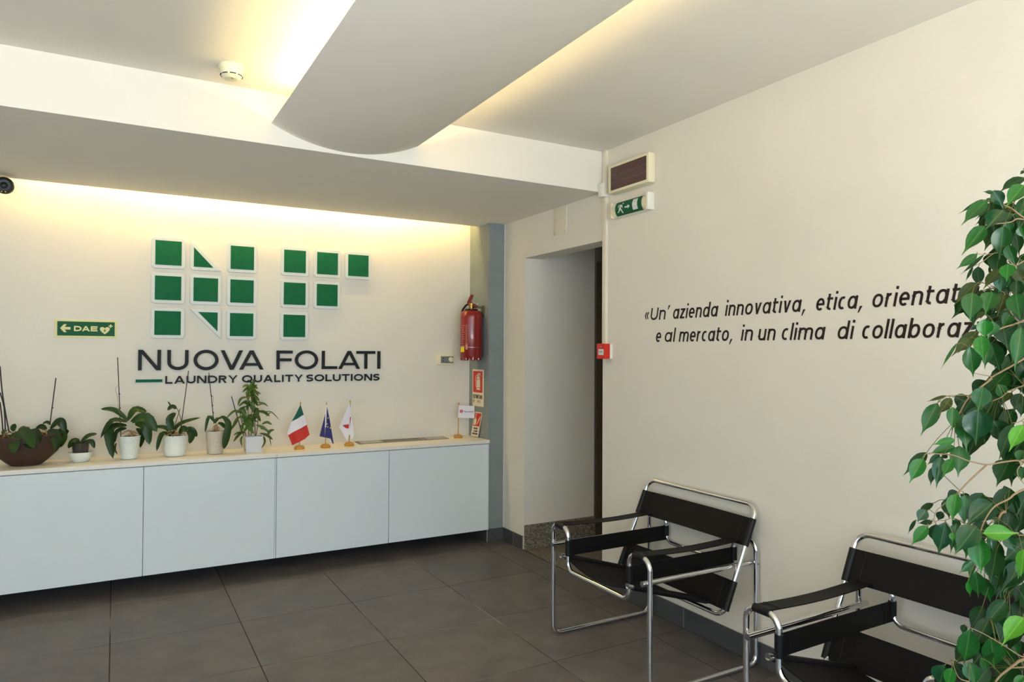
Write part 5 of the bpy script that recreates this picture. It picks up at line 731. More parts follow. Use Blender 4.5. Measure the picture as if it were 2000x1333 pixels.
PLANT_LEAVES={'bowl_a':[([(-0.4982,4.89,0.9637),(-0.4829,4.805,0.9234),(-0.4768,4.72,0.8616)],0.0672),([(-0.4807,4.89,0.972),(-0.4246,4.805,0.9564),(-0.3862,4.72,0.8855)],0.0618),([(-0.4552,4.89,0.9615),(-0.435,4.815,0.9195),(-0.4028,4.74,0.8841)],0.0403),([(-0.4272,4.89,0.9663),(-0.385,4.815,0.9594),(-0.3631,4.74,0.9058)],0.0471),([(-0.4983,4.89,0.9698),(-0.5011,4.905,0.99),(-0.502,4.92,1.0102)],0.0336),([(-0.4757,4.89,0.9779),(-0.4472,4.91,0.9851),(-0.4282,4.93,0.9686)],0.0303),([(-0.5083,4.89,0.9642),(-0.5302,4.86,0.9805),(-0.5463,4.83,0.9602)],0.0336)],'bowl_b':[([(-0.3236,4.89,0.9736),(-0.2869,4.8833,1.0145),(-0.2651,4.8767,1.0034),(-0.2471,4.87,0.9529)],0.0504),([(-0.3392,4.89,0.9618),(-0.3044,4.84,0.9527),(-0.2851,4.79,0.9138),(-0.2839,4.74,0.8585)],0.0571),([(-0.3078,4.89,0.9665),(-0.2659,4.8567,0.9427),(-0.2557,4.8233,0.9146),(-0.2664,4.79,0.8758)],0.0504),([(-0.342,4.89,0.9745),(-0.3723,4.91,0.9877),(-0.4022,4.93,0.9641)],0.0336),([(-0.324,4.89,0.9986),(-0.3406,4.9,1.0141),(-0.3648,4.91,1.0049)],0.0188),([(-0.2866,4.89,0.9655),(-0.25,4.905,0.9559),(-0.261,4.92,0.9105)],0.0403)],'sauc':[([(-0.1732,4.9,0.8836),(-0.1358,4.915,0.9202),(-0.0908,4.93,0.9304)],0.0282),([(-0.1786,4.9,0.8827),(-0.2053,4.885,0.8973),(-0.2336,4.87,0.8579)],0.0403),([(-0.1623,4.9,0.8849),(-0.1182,4.89,0.8899),(-0.102,4.88,0.8485)],0.0269)],'p3':[([(0.075,4.88,1.0054),(0.0027,4.905,1.0699),(-0.0738,4.93,1.0787)],0.0343),([(0.0671,4.88,0.9997),(-0.0122,4.855,1.0113),(-0.07,4.83,0.9126)],0.0387),([(0.0647,4.88,0.9785),(-0.0219,4.835,0.9599),(-0.004,4.79,0.7923)],0.0655),([(0.0649,4.88,0.9603),(0.0149,4.895,0.9401),(0.0025,4.91,0.8726)],0.0343),([(0.075,4.88,1.0115),(0.1095,4.9,1.0695),(0.1747,4.92,1.0534)],0.0531),([(0.0858,4.88,0.9988),(0.1485,4.92,1.0389),(0.2056,4.96,1.0116)],0.0312),([(0.0939,4.88,0.9954),(0.1687,4.86,1.0214),(0.229,4.84,0.9348)],0.0718),([(0.1101,4.88,0.9856),(0.1695,4.865,0.9659),(0.1894,4.85,0.8563)],0.0655),([(0.1159,4.88,0.9548),(0.1549,4.9,0.9141),(0.1401,4.92,0.8326)],0.0437),([(0.0131,4.88,0.8724),(0.0083,4.91,0.8359),(0.0168,4.94,0.7982)],0.0312)],'p4':[([(0.315,4.88,0.9077),(0.2816,4.895,0.9515),(0.2097,4.91,0.9598)],0.0312),([(0.3094,4.88,0.9049),(0.2575,4.855,0.9164),(0.2273,4.83,0.8167)],0.0375),([(0.315,4.88,0.9077),(0.3606,4.895,0.9729),(0.4803,4.91,1.0064)],0.0312),([(0.3174,4.88,0.9388),(0.3023,4.875,1.0023),(0.3353,4.87,1.045)],0.0574),([(0.3384,4.88,1.0723),(0.3125,4.875,1.0829),(0.2872,4.87,1.0624)],0.0362),([(0.3072,4.88,1.0859),(0.2986,4.88,1.1017),(0.2888,4.88,1.1176)],0.0087),([(0.3546,4.88,0.9119),(0.3751,4.855,0.9446),(0.3961,4.83,0.9273)],0.0468),([(0.3885,4.88,0.9416),(0.4297,4.89,0.9323),(0.4603,4.9,0.8852)],0.0387),([(0.403,4.88,0.9283),(0.4276,4.86,0.8976),(0.4121,4.84,0.8505)],0.0468)],'p5':[([(0.5683,4.87,0.969),(0.5252,4.86,1.0132),(0.5018,4.85,0.9136)],0.0262),([(0.5652,4.87,0.9724),(0.6006,4.845,1.0114),(0.6367,4.82,0.9673),(0.6225,4.795,0.8813),(0.6053,4.77,0.8156)],0.0499),([(0.5802,4.87,0.9685),(0.6061,4.885,0.9563),(0.6324,4.9,0.9343)],0.0343),([(0.5622,4.87,0.9757),(0.5763,4.89,0.9958),(0.6087,4.91,0.996)],0.0218)],'p6':[([(0.8093,4.85,0.9777),(0.7808,4.8755,0.9931),(0.7581,4.901,0.9821)],0.0287),([(0.7363,4.85,0.9042),(0.7672,4.869,0.9478),(0.7939,4.888,0.956)],0.0281),([(0.783,4.85,1.1625),(0.7953,4.8215,1.2041),(0.8048,4.793,1.2116)],0.0206),([(0.7575,4.85,0.9982),(0.7269,4.854,1.0322),(0.7023,4.858,1.0348)],0.0275),([(0.7387,4.85,0.9677),(0.729,4.846,1.0139),(0.7215,4.842,1.0249)],0.0287),([(0.7925,4.85,1.036),(0.8215,4.8725,1.0075),(0.846,4.895,0.9663)],0.0275),([(0.7502,4.85,1.102),(0.7778,4.848,1.0922),(0.8008,4.846,1.0648)],0.0212),([(0.7439,4.85,1.0547),(0.7172,4.856,1.0519),(0.695,4.862,1.0302)],0.025),([(0.7913,4.85,1.1963),(0.793,4.844,1.2404),(0.7944,4.838,1.2484)],0.0243),([(0.7961,4.85,1.1563),(0.767,4.826,1.1433),(0.7427,4.802,1.1156)],0.0206),([(0.7514,4.85,1.0459),(0.7602,4.865,1.0824),(0.7687,4.88,1.0864)],0.0218),([(0.7954,4.85,0.9351),(0.7843,4.8505,0.9892),(0.7749,4.851,1.0052)],0.0194),([(0.8375,4.85,0.9233),(0.8741,4.871,0.9135),(0.905,4.892,0.8846)],0.0231),([(0.7898,4.85,0.9328),(0.7729,4.8335,0.9905),(0.759,4.817,1.0093)],0.0281),([(0.7739,4.85,1.1986),(0.7444,4.84,1.2094),(0.7209,4.83,1.1967)],0.025),([(0.7576,4.85,1.0483),(0.7621,4.8505,1.099),(0.7663,4.851,1.1119)],0.0194),([(0.7762,4.85,0.985),(0.7441,4.861,0.9652),(0.719,4.872,0.9315)],0.0237),([(0.7335,4.85,0.9914),(0.7589,4.83,0.9816),(0.7794,4.81,0.9552)],0.0275),([(0.7681,4.85,1.1028),(0.7361,4.879,1.096),(0.7104,4.908,1.07)],0.0237),([(0.8145,4.85,1.0745),(0.8526,4.8675,1.0866),(0.8845,4.885,1.0738)],0.0256),([(0.7701,4.85,1.1504),(0.7983,4.824,1.1374),(0.8203,4.798,1.1084)],0.0268),([(0.7821,4.85,1.02),(0.7585,4.8605,1.0005),(0.7401,4.871,0.9665)],0.0237),([(0.7716,4.85,1.0707),(0.7528,4.879,1.1014),(0.7386,4.908,1.1006)],0.0212),([(0.774,4.85,0.9596),(0.8061,4.8545,0.9971),(0.8325,4.859,1.0016)],0.0256),([(0.7505,4.85,1.0733),(0.7133,4.826,1.0601),(0.6829,4.802,1.0321)],0.0225),([(0.7784,4.85,1.1881),(0.8024,4.8625,1.1752),(0.8223,4.875,1.1457)],0.02),([(0.7351,4.85,0.9601),(0.767,4.8515,0.9416),(0.7937,4.853,0.9081)],0.0275),([(0.7972,4.85,1.1726),(0.7877,4.8365,1.2133),(0.7799,4.823,1.2206)],0.0256),([(0.8071,4.85,1.1213),(0.787,4.8395,1.1531),(0.7698,4.829,1.1541)],0.0275),([(0.7681,4.85,0.9371),(0.7414,4.829,0.9947),(0.7203,4.808,1.0128)],0.0187),([(0.7813,4.85,1.0873),(0.785,4.8215,1.1294),(0.7876,4.793,1.1375)],0.0237),([(0.7596,4.85,1.0854),(0.7275,4.83,1.0968),(0.7016,4.81,1.0848)],0.0206),([(0.8055,4.85,1.0368),(0.781,4.859,1.0815),(0.7618,4.868,1.0907)],0.0225),([(0.8265,4.85,1.0078),(0.8178,4.8455,1.0498),(0.8107,4.841,1.0569)],0.0218),([(0.7684,4.85,1.1896),(0.7935,4.8365,1.2002),(0.8132,4.823,1.1867)],0.0262),([(0.8102,4.85,0.9482),(0.8516,4.8415,0.9326),(0.8858,4.833,0.9015)],0.025),([(0.7659,4.85,1.1929),(0.7935,4.824,1.1753),(0.8156,4.798,1.143)],0.0237),([(0.7908,4.85,1.0145),(0.7531,4.8495,0.9997),(0.7232,4.849,0.9698)],0.0187),([(0.8178,4.85,0.9996),(0.7824,4.843,0.9984),(0.7537,4.836,0.9781)],0.0268),([(0.7477,4.85,0.9381),(0.7714,4.831,0.9244),(0.7909,4.812,0.8949)],0.0262),([(0.7516,4.85,1.1456),(0.7756,4.828,1.1801),(0.7942,4.806,1.1827)],0.0256),([(0.7738,4.85,1.1549),(0.8092,4.85,1.1651),(0.8382,4.85,1.1513)],0.0187),([(0.7732,4.85,0.9819),(0.7998,4.848,1.0188),(0.8225,4.846,1.0234)],0.025),([(0.7481,4.85,0.8984),(0.7025,4.824,0.9072),(0.6652,4.798,0.8946)],0.0194),([(0.7618,4.85,1.1121),(0.7588,4.8775,1.159),(0.7573,4.905,1.1694)],0.0281),([(0.7507,4.85,1.0577),(0.7598,4.828,1.0999),(0.7667,4.806,1.1075)],0.02),([(0.7912,4.85,1.0968),(0.8057,4.865,1.1316),(0.8183,4.88,1.1337)],0.0212),([(0.8194,4.85,0.9694),(0.7733,4.84,0.9899),(0.7361,4.83,0.9832)],0.0194),([(0.8155,4.85,1.0377),(0.8603,4.861,1.03),(0.8982,4.872,1.0032)],0.0287),([(0.7784,4.85,1.1325),(0.8035,4.865,1.108),(0.8246,4.88,1.0708)],0.025),([(0.7498,4.85,1.0219),(0.7318,4.8475,1.0566),(0.7173,4.845,1.0599)],0.0194),([(0.8347,4.85,0.8926),(0.8802,4.857,0.8776),(0.9188,4.864,0.8456)],0.0237),([(0.7857,4.85,1.1977),(0.7508,4.84,1.1911),(0.7219,4.83,1.1662)],0.0243),([(0.7839,4.85,0.9083),(0.7678,4.8535,0.957),(0.7546,4.857,0.969)],0.0287),([(0.7616,4.85,1.1878),(0.7789,4.8515,1.2181),(0.7935,4.853,1.2184)],0.02),([(0.7676,4.85,1.1557),(0.7782,4.833,1.1856),(0.7866,4.816,1.1856)],0.0243),([(0.724,4.85,0.9061),(0.7167,4.8405,0.9476),(0.7109,4.831,0.9552)],0.0262),([(0.7703,4.85,1.072),(0.7986,4.85,1.0403),(0.8216,4.85,0.9982)],0.0256),([(0.7346,4.85,1.0076),(0.7034,4.825,1.0057),(0.6777,4.8,0.9851)],0.0187),([(0.7895,4.85,1.1414),(0.7925,4.853,1.1922),(0.7947,4.856,1.2058)],0.025),([(0.7617,4.85,1.1799),(0.7811,4.8765,1.2085),(0.7986,4.903,1.2063)],0.0212),([(0.7356,4.85,0.912),(0.6994,4.839,0.8859),(0.6692,4.828,0.8495)],0.0243),([(0.762,4.85,1.1532),(0.7544,4.844,1.1947),(0.7485,4.838,1.2023)],0.0218),([(0.7945,4.85,1.0195),(0.8041,4.8275,1.0549),(0.8115,4.805,1.0582)],0.0206),([(0.7097,4.85,1.039),(0.6717,4.84,1.0444),(0.6257,4.83,1.0033)],0.0212),([(0.6978,4.85,1.0071),(0.6839,4.835,0.9767),(0.6522,4.82,0.9269)],0.0281),([(0.8464,4.85,1.0307),(0.9053,4.86,1.0311),(0.9625,4.87,0.9734)],0.0075),([(0.9035,4.85,1.0253),(0.8876,4.85,1.0193),(0.872,4.85,0.9988)],0.0112),([(0.8472,4.85,0.9518),(0.8769,4.84,0.9645),(0.9069,4.83,0.9489)],0.0225),([(0.8841,4.85,0.8729),(0.8993,4.855,0.9026),(0.9289,4.86,0.9119)],0.0262),([(0.8415,4.85,0.8962),(0.8906,4.84,0.8683),(0.9021,4.83,0.8062)],0.0087),([(0.8575,4.85,0.8756),(0.8638,4.83,0.838),(0.8388,4.81,0.7994)],0.0162),([(0.8143,4.85,1.0975),(0.8457,4.85,1.0932),(0.8871,4.85,1.0675)],0.0137),([(0.7579,4.85,1.135),(0.7134,4.84,1.1238),(0.6942,4.83,1.0798)],0.0225),([(0.7888,4.85,1.1473),(0.7729,4.85,1.1804),(0.7694,4.85,1.2164)],0.0275),([(0.7298,4.85,0.8824),(0.7156,4.835,0.8589),(0.7199,4.82,0.8185)],0.0175),([(0.7297,4.85,0.8954),(0.7172,4.85,0.9155),(0.708,4.85,0.9173)],0.0075)]}
STICKS={'bowl_a':[[(-0.5731,4.93,1.3404),(-0.561,4.93,1.196),(-0.5388,4.93,1.0416),(-0.5251,4.93,0.961)],[(-0.571,4.93,1.1901),(-0.5507,4.93,1.1036),(-0.5427,4.93,0.965)],[(-0.5702,4.93,1.1349),(-0.5599,4.93,1.0425),(-0.5523,4.93,0.9348)]],'bowl_b':[[(-0.3287,4.92,1.0023),(-0.3032,4.92,1.2697)]],'p3':[[(0.0349,4.9,0.9083),(0.0118,4.9,1.3915)]],'p4':[[(0.3607,4.9,0.9032),(0.4059,4.9,1.3063)]],'p4g':[[(0.3752,4.89,0.9161),(0.3645,4.89,0.9984),(0.3508,4.89,1.0492),(0.3391,4.89,1.0747)],[(0.3156,4.89,0.9066),(0.3264,4.89,0.9499),(0.3591,4.89,1.0677)]],'p5':[[(0.5575,4.88,0.9654),(0.5229,4.88,1.2943)]],'p6':[[(0.6582,4.86,1.1403),(0.709,4.86,0.9571),(0.7375,4.86,0.881)],[(0.7964,4.86,1.1695),(0.807,4.86,0.8773)]],'p6g':[[(0.7792,4.85,0.8798),(0.7835,4.85,1.0624),(0.7727,4.85,1.1934)],[(0.7668,4.85,0.8805),(0.7594,4.85,0.9981),(0.7638,4.85,1.161)],[(0.8104,4.85,0.8781),(0.8216,4.85,0.9955),(0.7828,4.85,1.1278)],[(0.7483,4.85,0.8815),(0.7228,4.85,0.9671),(0.7097,4.85,1.039)]]}
FLAGS={'it':[('g',[(1.0955,4.845,1.0726),(1.1066,4.845,1.0379),(1.1177,4.845,1.0048),(1.0766,4.845,0.9815),(1.0373,4.845,0.9615),(1.0671,4.845,1.0191)]),('w',[(1.1177,4.845,1.0048),(1.139,4.845,0.9358),(1.1078,4.845,0.9195),(1.0592,4.845,0.8954),(1.0141,4.845,0.8724),(1.008,4.845,0.8857),(1.0373,4.845,0.9615),(1.0766,4.845,0.9815)]),('r',[(1.139,4.845,0.9358),(1.1583,4.845,0.867),(1.127,4.845,0.8421),(1.0904,4.845,0.8208),(1.042,4.845,0.8035),(1.0141,4.845,0.8724),(1.0592,4.845,0.8954),(1.1078,4.845,0.9195)])],'eu':[('b',[(1.2638,4.855,1.0046),(1.2629,4.855,0.8414),(1.2274,4.855,0.8512)]),('w',[(1.2651,4.838,1.0686),(1.2715,4.838,1.0627),(1.2666,4.838,0.9126),(1.2581,4.838,0.9145)]),('b',[(1.271,4.842,1.0624),(1.2909,4.842,0.9761),(1.3078,4.842,0.8769),(1.3213,4.842,0.7951),(1.3133,4.842,0.7987),(1.2986,4.842,0.8329),(1.2598,4.842,0.843),(1.2629,4.842,0.9108),(1.2677,4.842,0.9121)])],'eus':[(1.2751,4.836,0.9646),(1.2742,4.836,0.8956),(1.2949,4.836,0.8845),(1.2686,4.836,0.9168)],'jp':[('w',[(1.4358,4.868,1.0699),(1.4011,4.868,0.9919),(1.3645,4.868,0.9083),(1.3926,4.868,0.8602),(1.4225,4.868,0.8064),(1.4401,4.868,0.8545),(1.439,4.868,0.9743)]),('r',[(1.3892,4.864,0.9187),(1.4366,4.864,0.9246),(1.4369,4.864,0.8916),(1.4106,4.864,0.8984)]),('w',[(1.4338,4.859,1.0705),(1.4371,4.859,1.0704),(1.4545,4.859,0.9679),(1.4682,4.859,0.8443),(1.4663,4.859,0.8331),(1.446,4.859,0.818),(1.4557,4.859,0.8401),(1.4309,4.859,0.8553),(1.4416,4.859,0.9426),(1.438,4.859,0.9751)]),('r',[(1.4375,4.855,0.9764),(1.4447,4.855,0.9751),(1.4369,4.855,0.8964)])]}

# ------------------------------------------------------------------ pots and plants on the cabinets
PL_GROUP = None
def leaf_strip(path, wd, mt, parent, cup=.25, name='leaf', prof=None):
    P = [Vector(p) for p in spline([tuple(p) for p in path], 4)]; n = len(P)
    vs = []; fs = []
    view = -FW
    prevS = None
    for i, p in enumerate(P):
        t = (P[min(n-1, i+1)]-P[max(0, i-1)]).normalized()
        u = i/(n-1)
        wdt = wd*.5*(math.sin(PI*min(1, (u*.95+.05)**1.1))**.7 if prof is None else prof(u))
        nrm = (Vector((0, 0, 1))*.55+view*.75); sd_ = t.cross(nrm)
        if sd_.length < .05: sd_ = Vector((1, 0, 0))
        sd_.normalize()
        if prevS and sd_.dot(prevS) < 0: sd_ = -sd_
        prevS = sd_; up = sd_.cross(t).normalized()
        if up.dot(view) < 0: up = -up
        vs += [p-sd_*wdt+up*wdt*cup, p-sd_*wdt*.5+up*wdt*cup*.3, p-up*.0006, p+sd_*wdt*.5+up*wdt*cup*.3, p+sd_*wdt+up*wdt*cup]
    for i in range(n-1):
        for k in range(4): fs.append((i*5+k, i*5+k+1, i*5+6+k, i*5+5+k))
    # thickness: a second skin a little below
    m_ = len(vs); vs2 = [v-Vector((0, -.0007, .0007)) for v in vs]
    return MB().add(vs+vs2, fs+[tuple(j+m_ for j in f[::-1]) for f in fs]).build(name, mt, parent, smooth=True, fix=False)
def stick(key, parent, mt, r, name='support_stick', clips=()):
    for pth in STICKS[key]:
        MB().tube(spline([tuple(p) for p in pth], 3) if len(pth) > 2 else pth, r, n=8).build(name, mt, parent, smooth=True)
        if clips and len(pth) == 2:
            a, b = Vector(pth[0]), Vector(pth[1])
            for c_ in clips: MB().lathe([(.004, -.003), (.0055, 0), (.004, .003)], a.lerp(b, c_)+Vector((.002, -.003, 0)), n=8).build('clip', M['stick'], parent)
def rootball(c, r, parent, n=14):
    mb = MB(); c = Vector(c)
    for k in range(n):
        a = random.uniform(0, 2*PI); p = [c+Vector((random.uniform(-.01, .01), random.uniform(-.01, .01), random.uniform(.0, .03)))]
        for j in range(3): p.append(p[-1]+Vector((math.cos(a+random.uniform(-.6, .6))*r/2.4, math.sin(a+random.uniform(-.6, .6))*r/2.4, random.uniform(-.014, .006))))
        mb.tube(spline([tuple(x) for x in p], 3), .0022, n=5)
    mb.build('aerial_roots', M['root'], parent)

# boat-shaped brown bowl with two orchids
BX, BY = -.440, 4.895
b = empty('brown_planter', (BX, BY, ZT), 'brown boat-shaped bowl planted with orchids, at the left picture edge', 'planter')
vs = []; fs = []; n = 36; lev = [(.0, .072, .05), (.02, .098, .062), (.06, .140, .082), (.10, .170, .094), (.14, .190, .100), (.165, .197, .103)]
allv = lev+[(.167, .190, .098), (.150, .183, .092)]
for z, a_, b_ in allv:
    for k in range(n):
        t_ = 2*PI*k/n; lift = .016*abs(math.cos(t_))**2 if z > .12 else 0
        vs.append((BX+a_*math.cos(t_), BY+b_*math.sin(t_), ZT+z+lift))
for i in range(len(allv)-1):
    for k in range(n): fs.append((i*n+k, i*n+(k+1) % n, (i+1)*n+(k+1) % n, (i+1)*n+k))
fs.append(tuple(range(n))[::-1])
MB().add(vs, fs).build('bowl', M['brownpot'], b, smooth=True)
MB().lathe([(.178, .145), (.178, .150), (.09, .158)], (BX, BY, ZT), n=30, sy=.52).build('soil', M['soil'], b, smooth=True)
for k in ('bowl_a', 'bowl_b'):
    for pth, wd in PLANT_LEAVES[k]: leaf_strip(pth, wd*1.0, M['orchid'], b)
stick('bowl_a', b, M['stick'], .0035, 'flower_stem'); stick('bowl_b', b, M['stick'], .003, clips=(.35,))
rootball((-.37, 4.89, .945), .05, b); rootball((-.54, 4.88, .945), .04, b, 8)

b = empty('orchid_pot', (-.172, 4.905, ZT), 'tiny orchid in a clear cup standing in a shallow white dish', 'plant', 'pots on the cabinets')
MB().lathe([(.038, 0), (.046, .006), (.058, .03), (.067, .058), (.0645, .058), (.055, .03), (.04, .010)], (-.172, 4.905, ZT), n=32).build('white_dish', M['whitepot'], b, smooth=True)
MB().lathe([(.036, .012), (.047, .112), (.049, .113), (.0465, .110), (.045, .09)], (-.174, 4.905, ZT), n=28).build('clear_cup', M['clearpot'], b, smooth=True)
MB().lathe([(.044, .085), (.044, .096), (.02, .102)], (-.174, 4.905, ZT), n=24).build('soil', M['soil'], b, smooth=True)
for pth, wd in PLANT_LEAVES['sauc']: leaf_strip(pth, wd*1.1, M['orchid'], b)

PX = [(.081, 4.895, .0465, .0615, .140, 'p3', 'large orchid with wide drooping leaves in a ribbed white pot', 'whitepot'),
      (.335, 4.90, .060, .0725, .130, 'p4', 'orchid with one upright leaf in a smooth white pot', 'whitepot'),
      (.566, 4.885, .047, .0585, .147, 'p5', 'small drooping orchid in a tapered beige grey pot', 'greypot')]
for x, y, r0, r1, h, key, lab, mt in PX:
    b = empty('orchid_pot', (x, y, ZT), lab, 'plant', 'pots on the cabinets')
    prof = [(r0-.006, 0), (r0, .004)]
    if key == 'p3':
        for k in range(1, 40):
            t_ = k/40; prof.append((r0+(r1-r0)*t_+(.0009*math.cos(k*PI) if t_ < .93 else .001), .004+(h-.004)*t_))
    elif key == 'p4':
        prof = [(r0-.012, 0), (r0-.003, .004), (r0+.002, .014)]
        for k in range(1, 10): prof.append((r0+.002+(r1-r0-.002)*(k/10)**.8, .014+(h-.014)*k/10))
    prof += [(r1, h), (r1-.003, h+.001), (r1-.005, h-.004), (r1-.007, h-.02)]
    MB().lathe(prof, (x, y, ZT), n=40).build('pot', M[mt], b, smooth=True)
    MB().lathe([(r1-.007, h-.016), (r1-.008, h-.010), (.02, h-.002)], (x, y, ZT), n=28).build('soil', M['soil'], b, smooth=True)
    for li, (pth, wd) in enumerate(PLANT_LEAVES[key]):
        leaf_strip(pth, wd*(1.0 if (key, li) == ('p5', 1) else .92), M['orchid'], b, prof=(lambda u: max(.16, math.sin(PI*min(1, u**2.0))**.7)*(1 if u < .98 else .4)) if (key, li) == ('p5', 1) else None)
    stick(key, b, M['stick'], .0026, clips=(.22, .36, .54) if key != 'p4' else (.2,))
    if key == 'p4': stick('p4g', b, M['stem'], .0022, 'stem')
    rootball((x+.002, y-.01, ZT+h+.008), .045 if key != 'p5' else .02, b, 16)
    if key == 'p5':
        MB().lathe([(.006, -.02), (.012, -.012), (.013, 0), (.008, .014), (.004, .022)], (.571, 4.875, ZT+h+.022), n=12).build('stem_base', M['root'], b, smooth=True)
    if key == 'p3':
        for pts in ([(.028, 4.895, 1.05), (.018, 4.89, 1.10), (.014, 4.89, 1.15), (.004, 4.89, 1.19), (.008, 4.888, 1.215), (.022, 4.888, 1.222)],): MB().tube(spline(pts), .0012, n=5).build('dry_tendril', M['root'], b)
    if key == 'p5': MB().tube(spline([(.552, 4.88, 1.02), (.548, 4.88, 1.08), (.552, 4.88, 1.12), (.545, 4.88, 1.145), (.53, 4.878, 1.15)]), .001, n=5).build('dry_tendril', M['root'], b)
# square silver pot
b = empty('herb_pot', (.795, 4.865, ZT), 'bushy plant with many slender leaves in a square silvery pot', 'plant', 'pots on the cabinets')
x, y = .795, 4.868; h = .105
mb = MB(); vs = []
for z, r in ((0, .049), (h, .0545), (h, .0505), (h-.02, .0495)):
    vs += [(x-r, y-r, ZT+z), (x+r, y-r, ZT+z), (x+r, y+r, ZT+z), (x-r, y+r, ZT+z)]
fs = [(0, 3, 2, 1), (12, 13, 14, 15)]
for i in range(3): fs += [(i*4+k, i*4+(k+1) % 4, i*4+4+(k+1) % 4, i*4+4+k) for k in range(4)]
MB().add(vs, fs).build('pot', M['silver'], b, bevel=.0015)
MB().box(x-.049, x+.049, y-.049, y+.049, ZT+h-.018, ZT+h-.012).build('soil', M['soil'], b)
hp = lambda u: max(.02, math.sin(PI*min(1, u*.96+.03))**.8)
for pth, wd in PLANT_LEAVES['p6']: leaf_strip(pth, wd*.85, M['herb'], b, prof=hp)
stick('p6', b, M['stick'], .0028); stick('p6g', b, M['stem'], .0028, 'stem')
MB().tube(spline([(x-.05, y-.05, ZT+h-.01), (x-.062, y-.058, ZT+h-.02), (x-.064, y-.06, ZT+.05), (x-.060, y-.058, ZT+.02)]), .0018, n=6).build('aerial_roots', M['root'], b)

# ------------------------------------------------------------------ table flags
def cloth(polys, parent, ripple=.004, rk=70, name='cloth'):
    for k, pts in polys:
        bm = bmesh.new(); bm.faces.new([bm.verts.new(p) for p in pts]); bmesh.ops.triangulate(bm, faces=bm.faces[:])
        bmesh.ops.subdivide_edges(bm, edges=bm.edges[:], cuts=3, use_grid_fill=True)
        for v in bm.verts: v.co.y += ripple*math.sin(rk*(v.co.x+.35*v.co.z)); v.co -= parent_world(parent)
        ret = bmesh.ops.extrude_face_region(bm, geom=bm.faces[:])
        for v in [g for g in ret['geom'] if isinstance(g, bmesh.types.BMVert)]: v.co.y += .0009
        bmesh.ops.recalc_face_normals(bm, faces=bm.faces)
        me = bpy.data.meshes.new(name); bm.to_mesh(me); bm.free(); me.materials.append(M['fl_'+k]); me.polygons.foreach_set('use_smooth', [True]*len(me.polygons)); me.set_sharp_from_angle(angle=.6)
        new_obj(name, me, parent)
def flag_stand(x, y, top, label, spear=True):
    e = empty('table_flag', (x, y, ZT), label, 'flag', 'table flags on the cabinet')
    MB().lathe([(.032, 0), (.0345, .004), (.0335, .014), (.026, .023), (.012, .027), (.006, .028)], (x, y, ZT), n=28).build('stand', M['wood'], e, smooth=True)
    MB().tube([(x, y, ZT+.02), (x+.004, y, top)], .0032, n=10).build('pole', M['wood'], e, smooth=True)
    if spear: MB().lathe([(.002, 0), (.0045, .003), (.003, .006), (.0055, .012), (.004, .018), (.0008, .027)], (x+.004, y, top), n=14).build('finial', M['gold'], e, smooth=True)
    else: MB().lathe([(.003, 0), (.004, .005), (.0085, .009), (.0085, .013), (.003, .016)], (x+.004, y, top), n=14).build('finial', M['wood'], e, smooth=True)
    return e
f = flag_stand(1.092, 4.852, 1.068, 'table flag in green, white and red bands'); cloth(FLAGS['it'], f)
f = flag_stand(1.2665, 4.848, 1.062, 'dark blue table flag with small yellow stars'); cloth(FLAGS['eu'], f, .002)
mb = MB()
for cx, cy, cz in [(1.2805, 0, .9765), (1.279, 0, .9155), (1.297, 0, .907), (1.2735, 0, .936)]:
    st = []
    for k in range(10):
        a = PI/2+PI*k/5; r = .0065 if k % 2 == 0 else .0027; st.append((cx+r*math.cos(a), cz+r*math.sin(a)))
    mb.prism(st, (0, 4.8405, 0), UB, VB, NB, 0, .0015)
mb.build('star', M['fl_y'], f)
f = flag_stand(1.4395, 4.872, 1.068, 'white table flag with a red disc, right of the blue one'); cloth(FLAGS['jp'], f, .002)
f = flag_stand(2.316, 4.945, 1.028, 'white company table flag with small print, near the pillar', False)
fx0, fx1, fz0, fz1 = 2.312, 2.435, .925, 1.022
fy = 4.944
FU = Vector((.97, -.24, 0)).normalized()
MB().prism([(0, .002), (.128, -.004), (.130, .092), (.006, .098)], (2.3115, fy-.004, fz0), FU, VB, (FU.y, -FU.x, 0), -.001, .001).build('cloth', M['fl_w'], f)
FN = Vector((FU.y, -FU.x, 0)); FN = FN if FN.y < 0 else -FN
FO = Vector((2.3115, fy-.004, fz0))
MB().lathe([(.013, .001), (.013, .0018)], FO+FU*.026+Vector((0, 0, .052)), n=20, axis=FN).build('emblem', M['signred'], f)
mb = MB(); font_text(mb, 'Thermopatch', .045, .040, .078, .014, FO, FU, VB, FN, .001, .0018, .02); font_text(mb, 'Since 1934', .094, .031, .029, .005, FO, FU, VB, FN, .001, .0018); mb.build('lettering', M['navy'], f)
mb = MB(); font_text(mb, 'X', .019, .045, .013, .014, FO, FU, VB, FN, .0018, .0024); mb.build('emblem_mark', M['fl_w'], f)

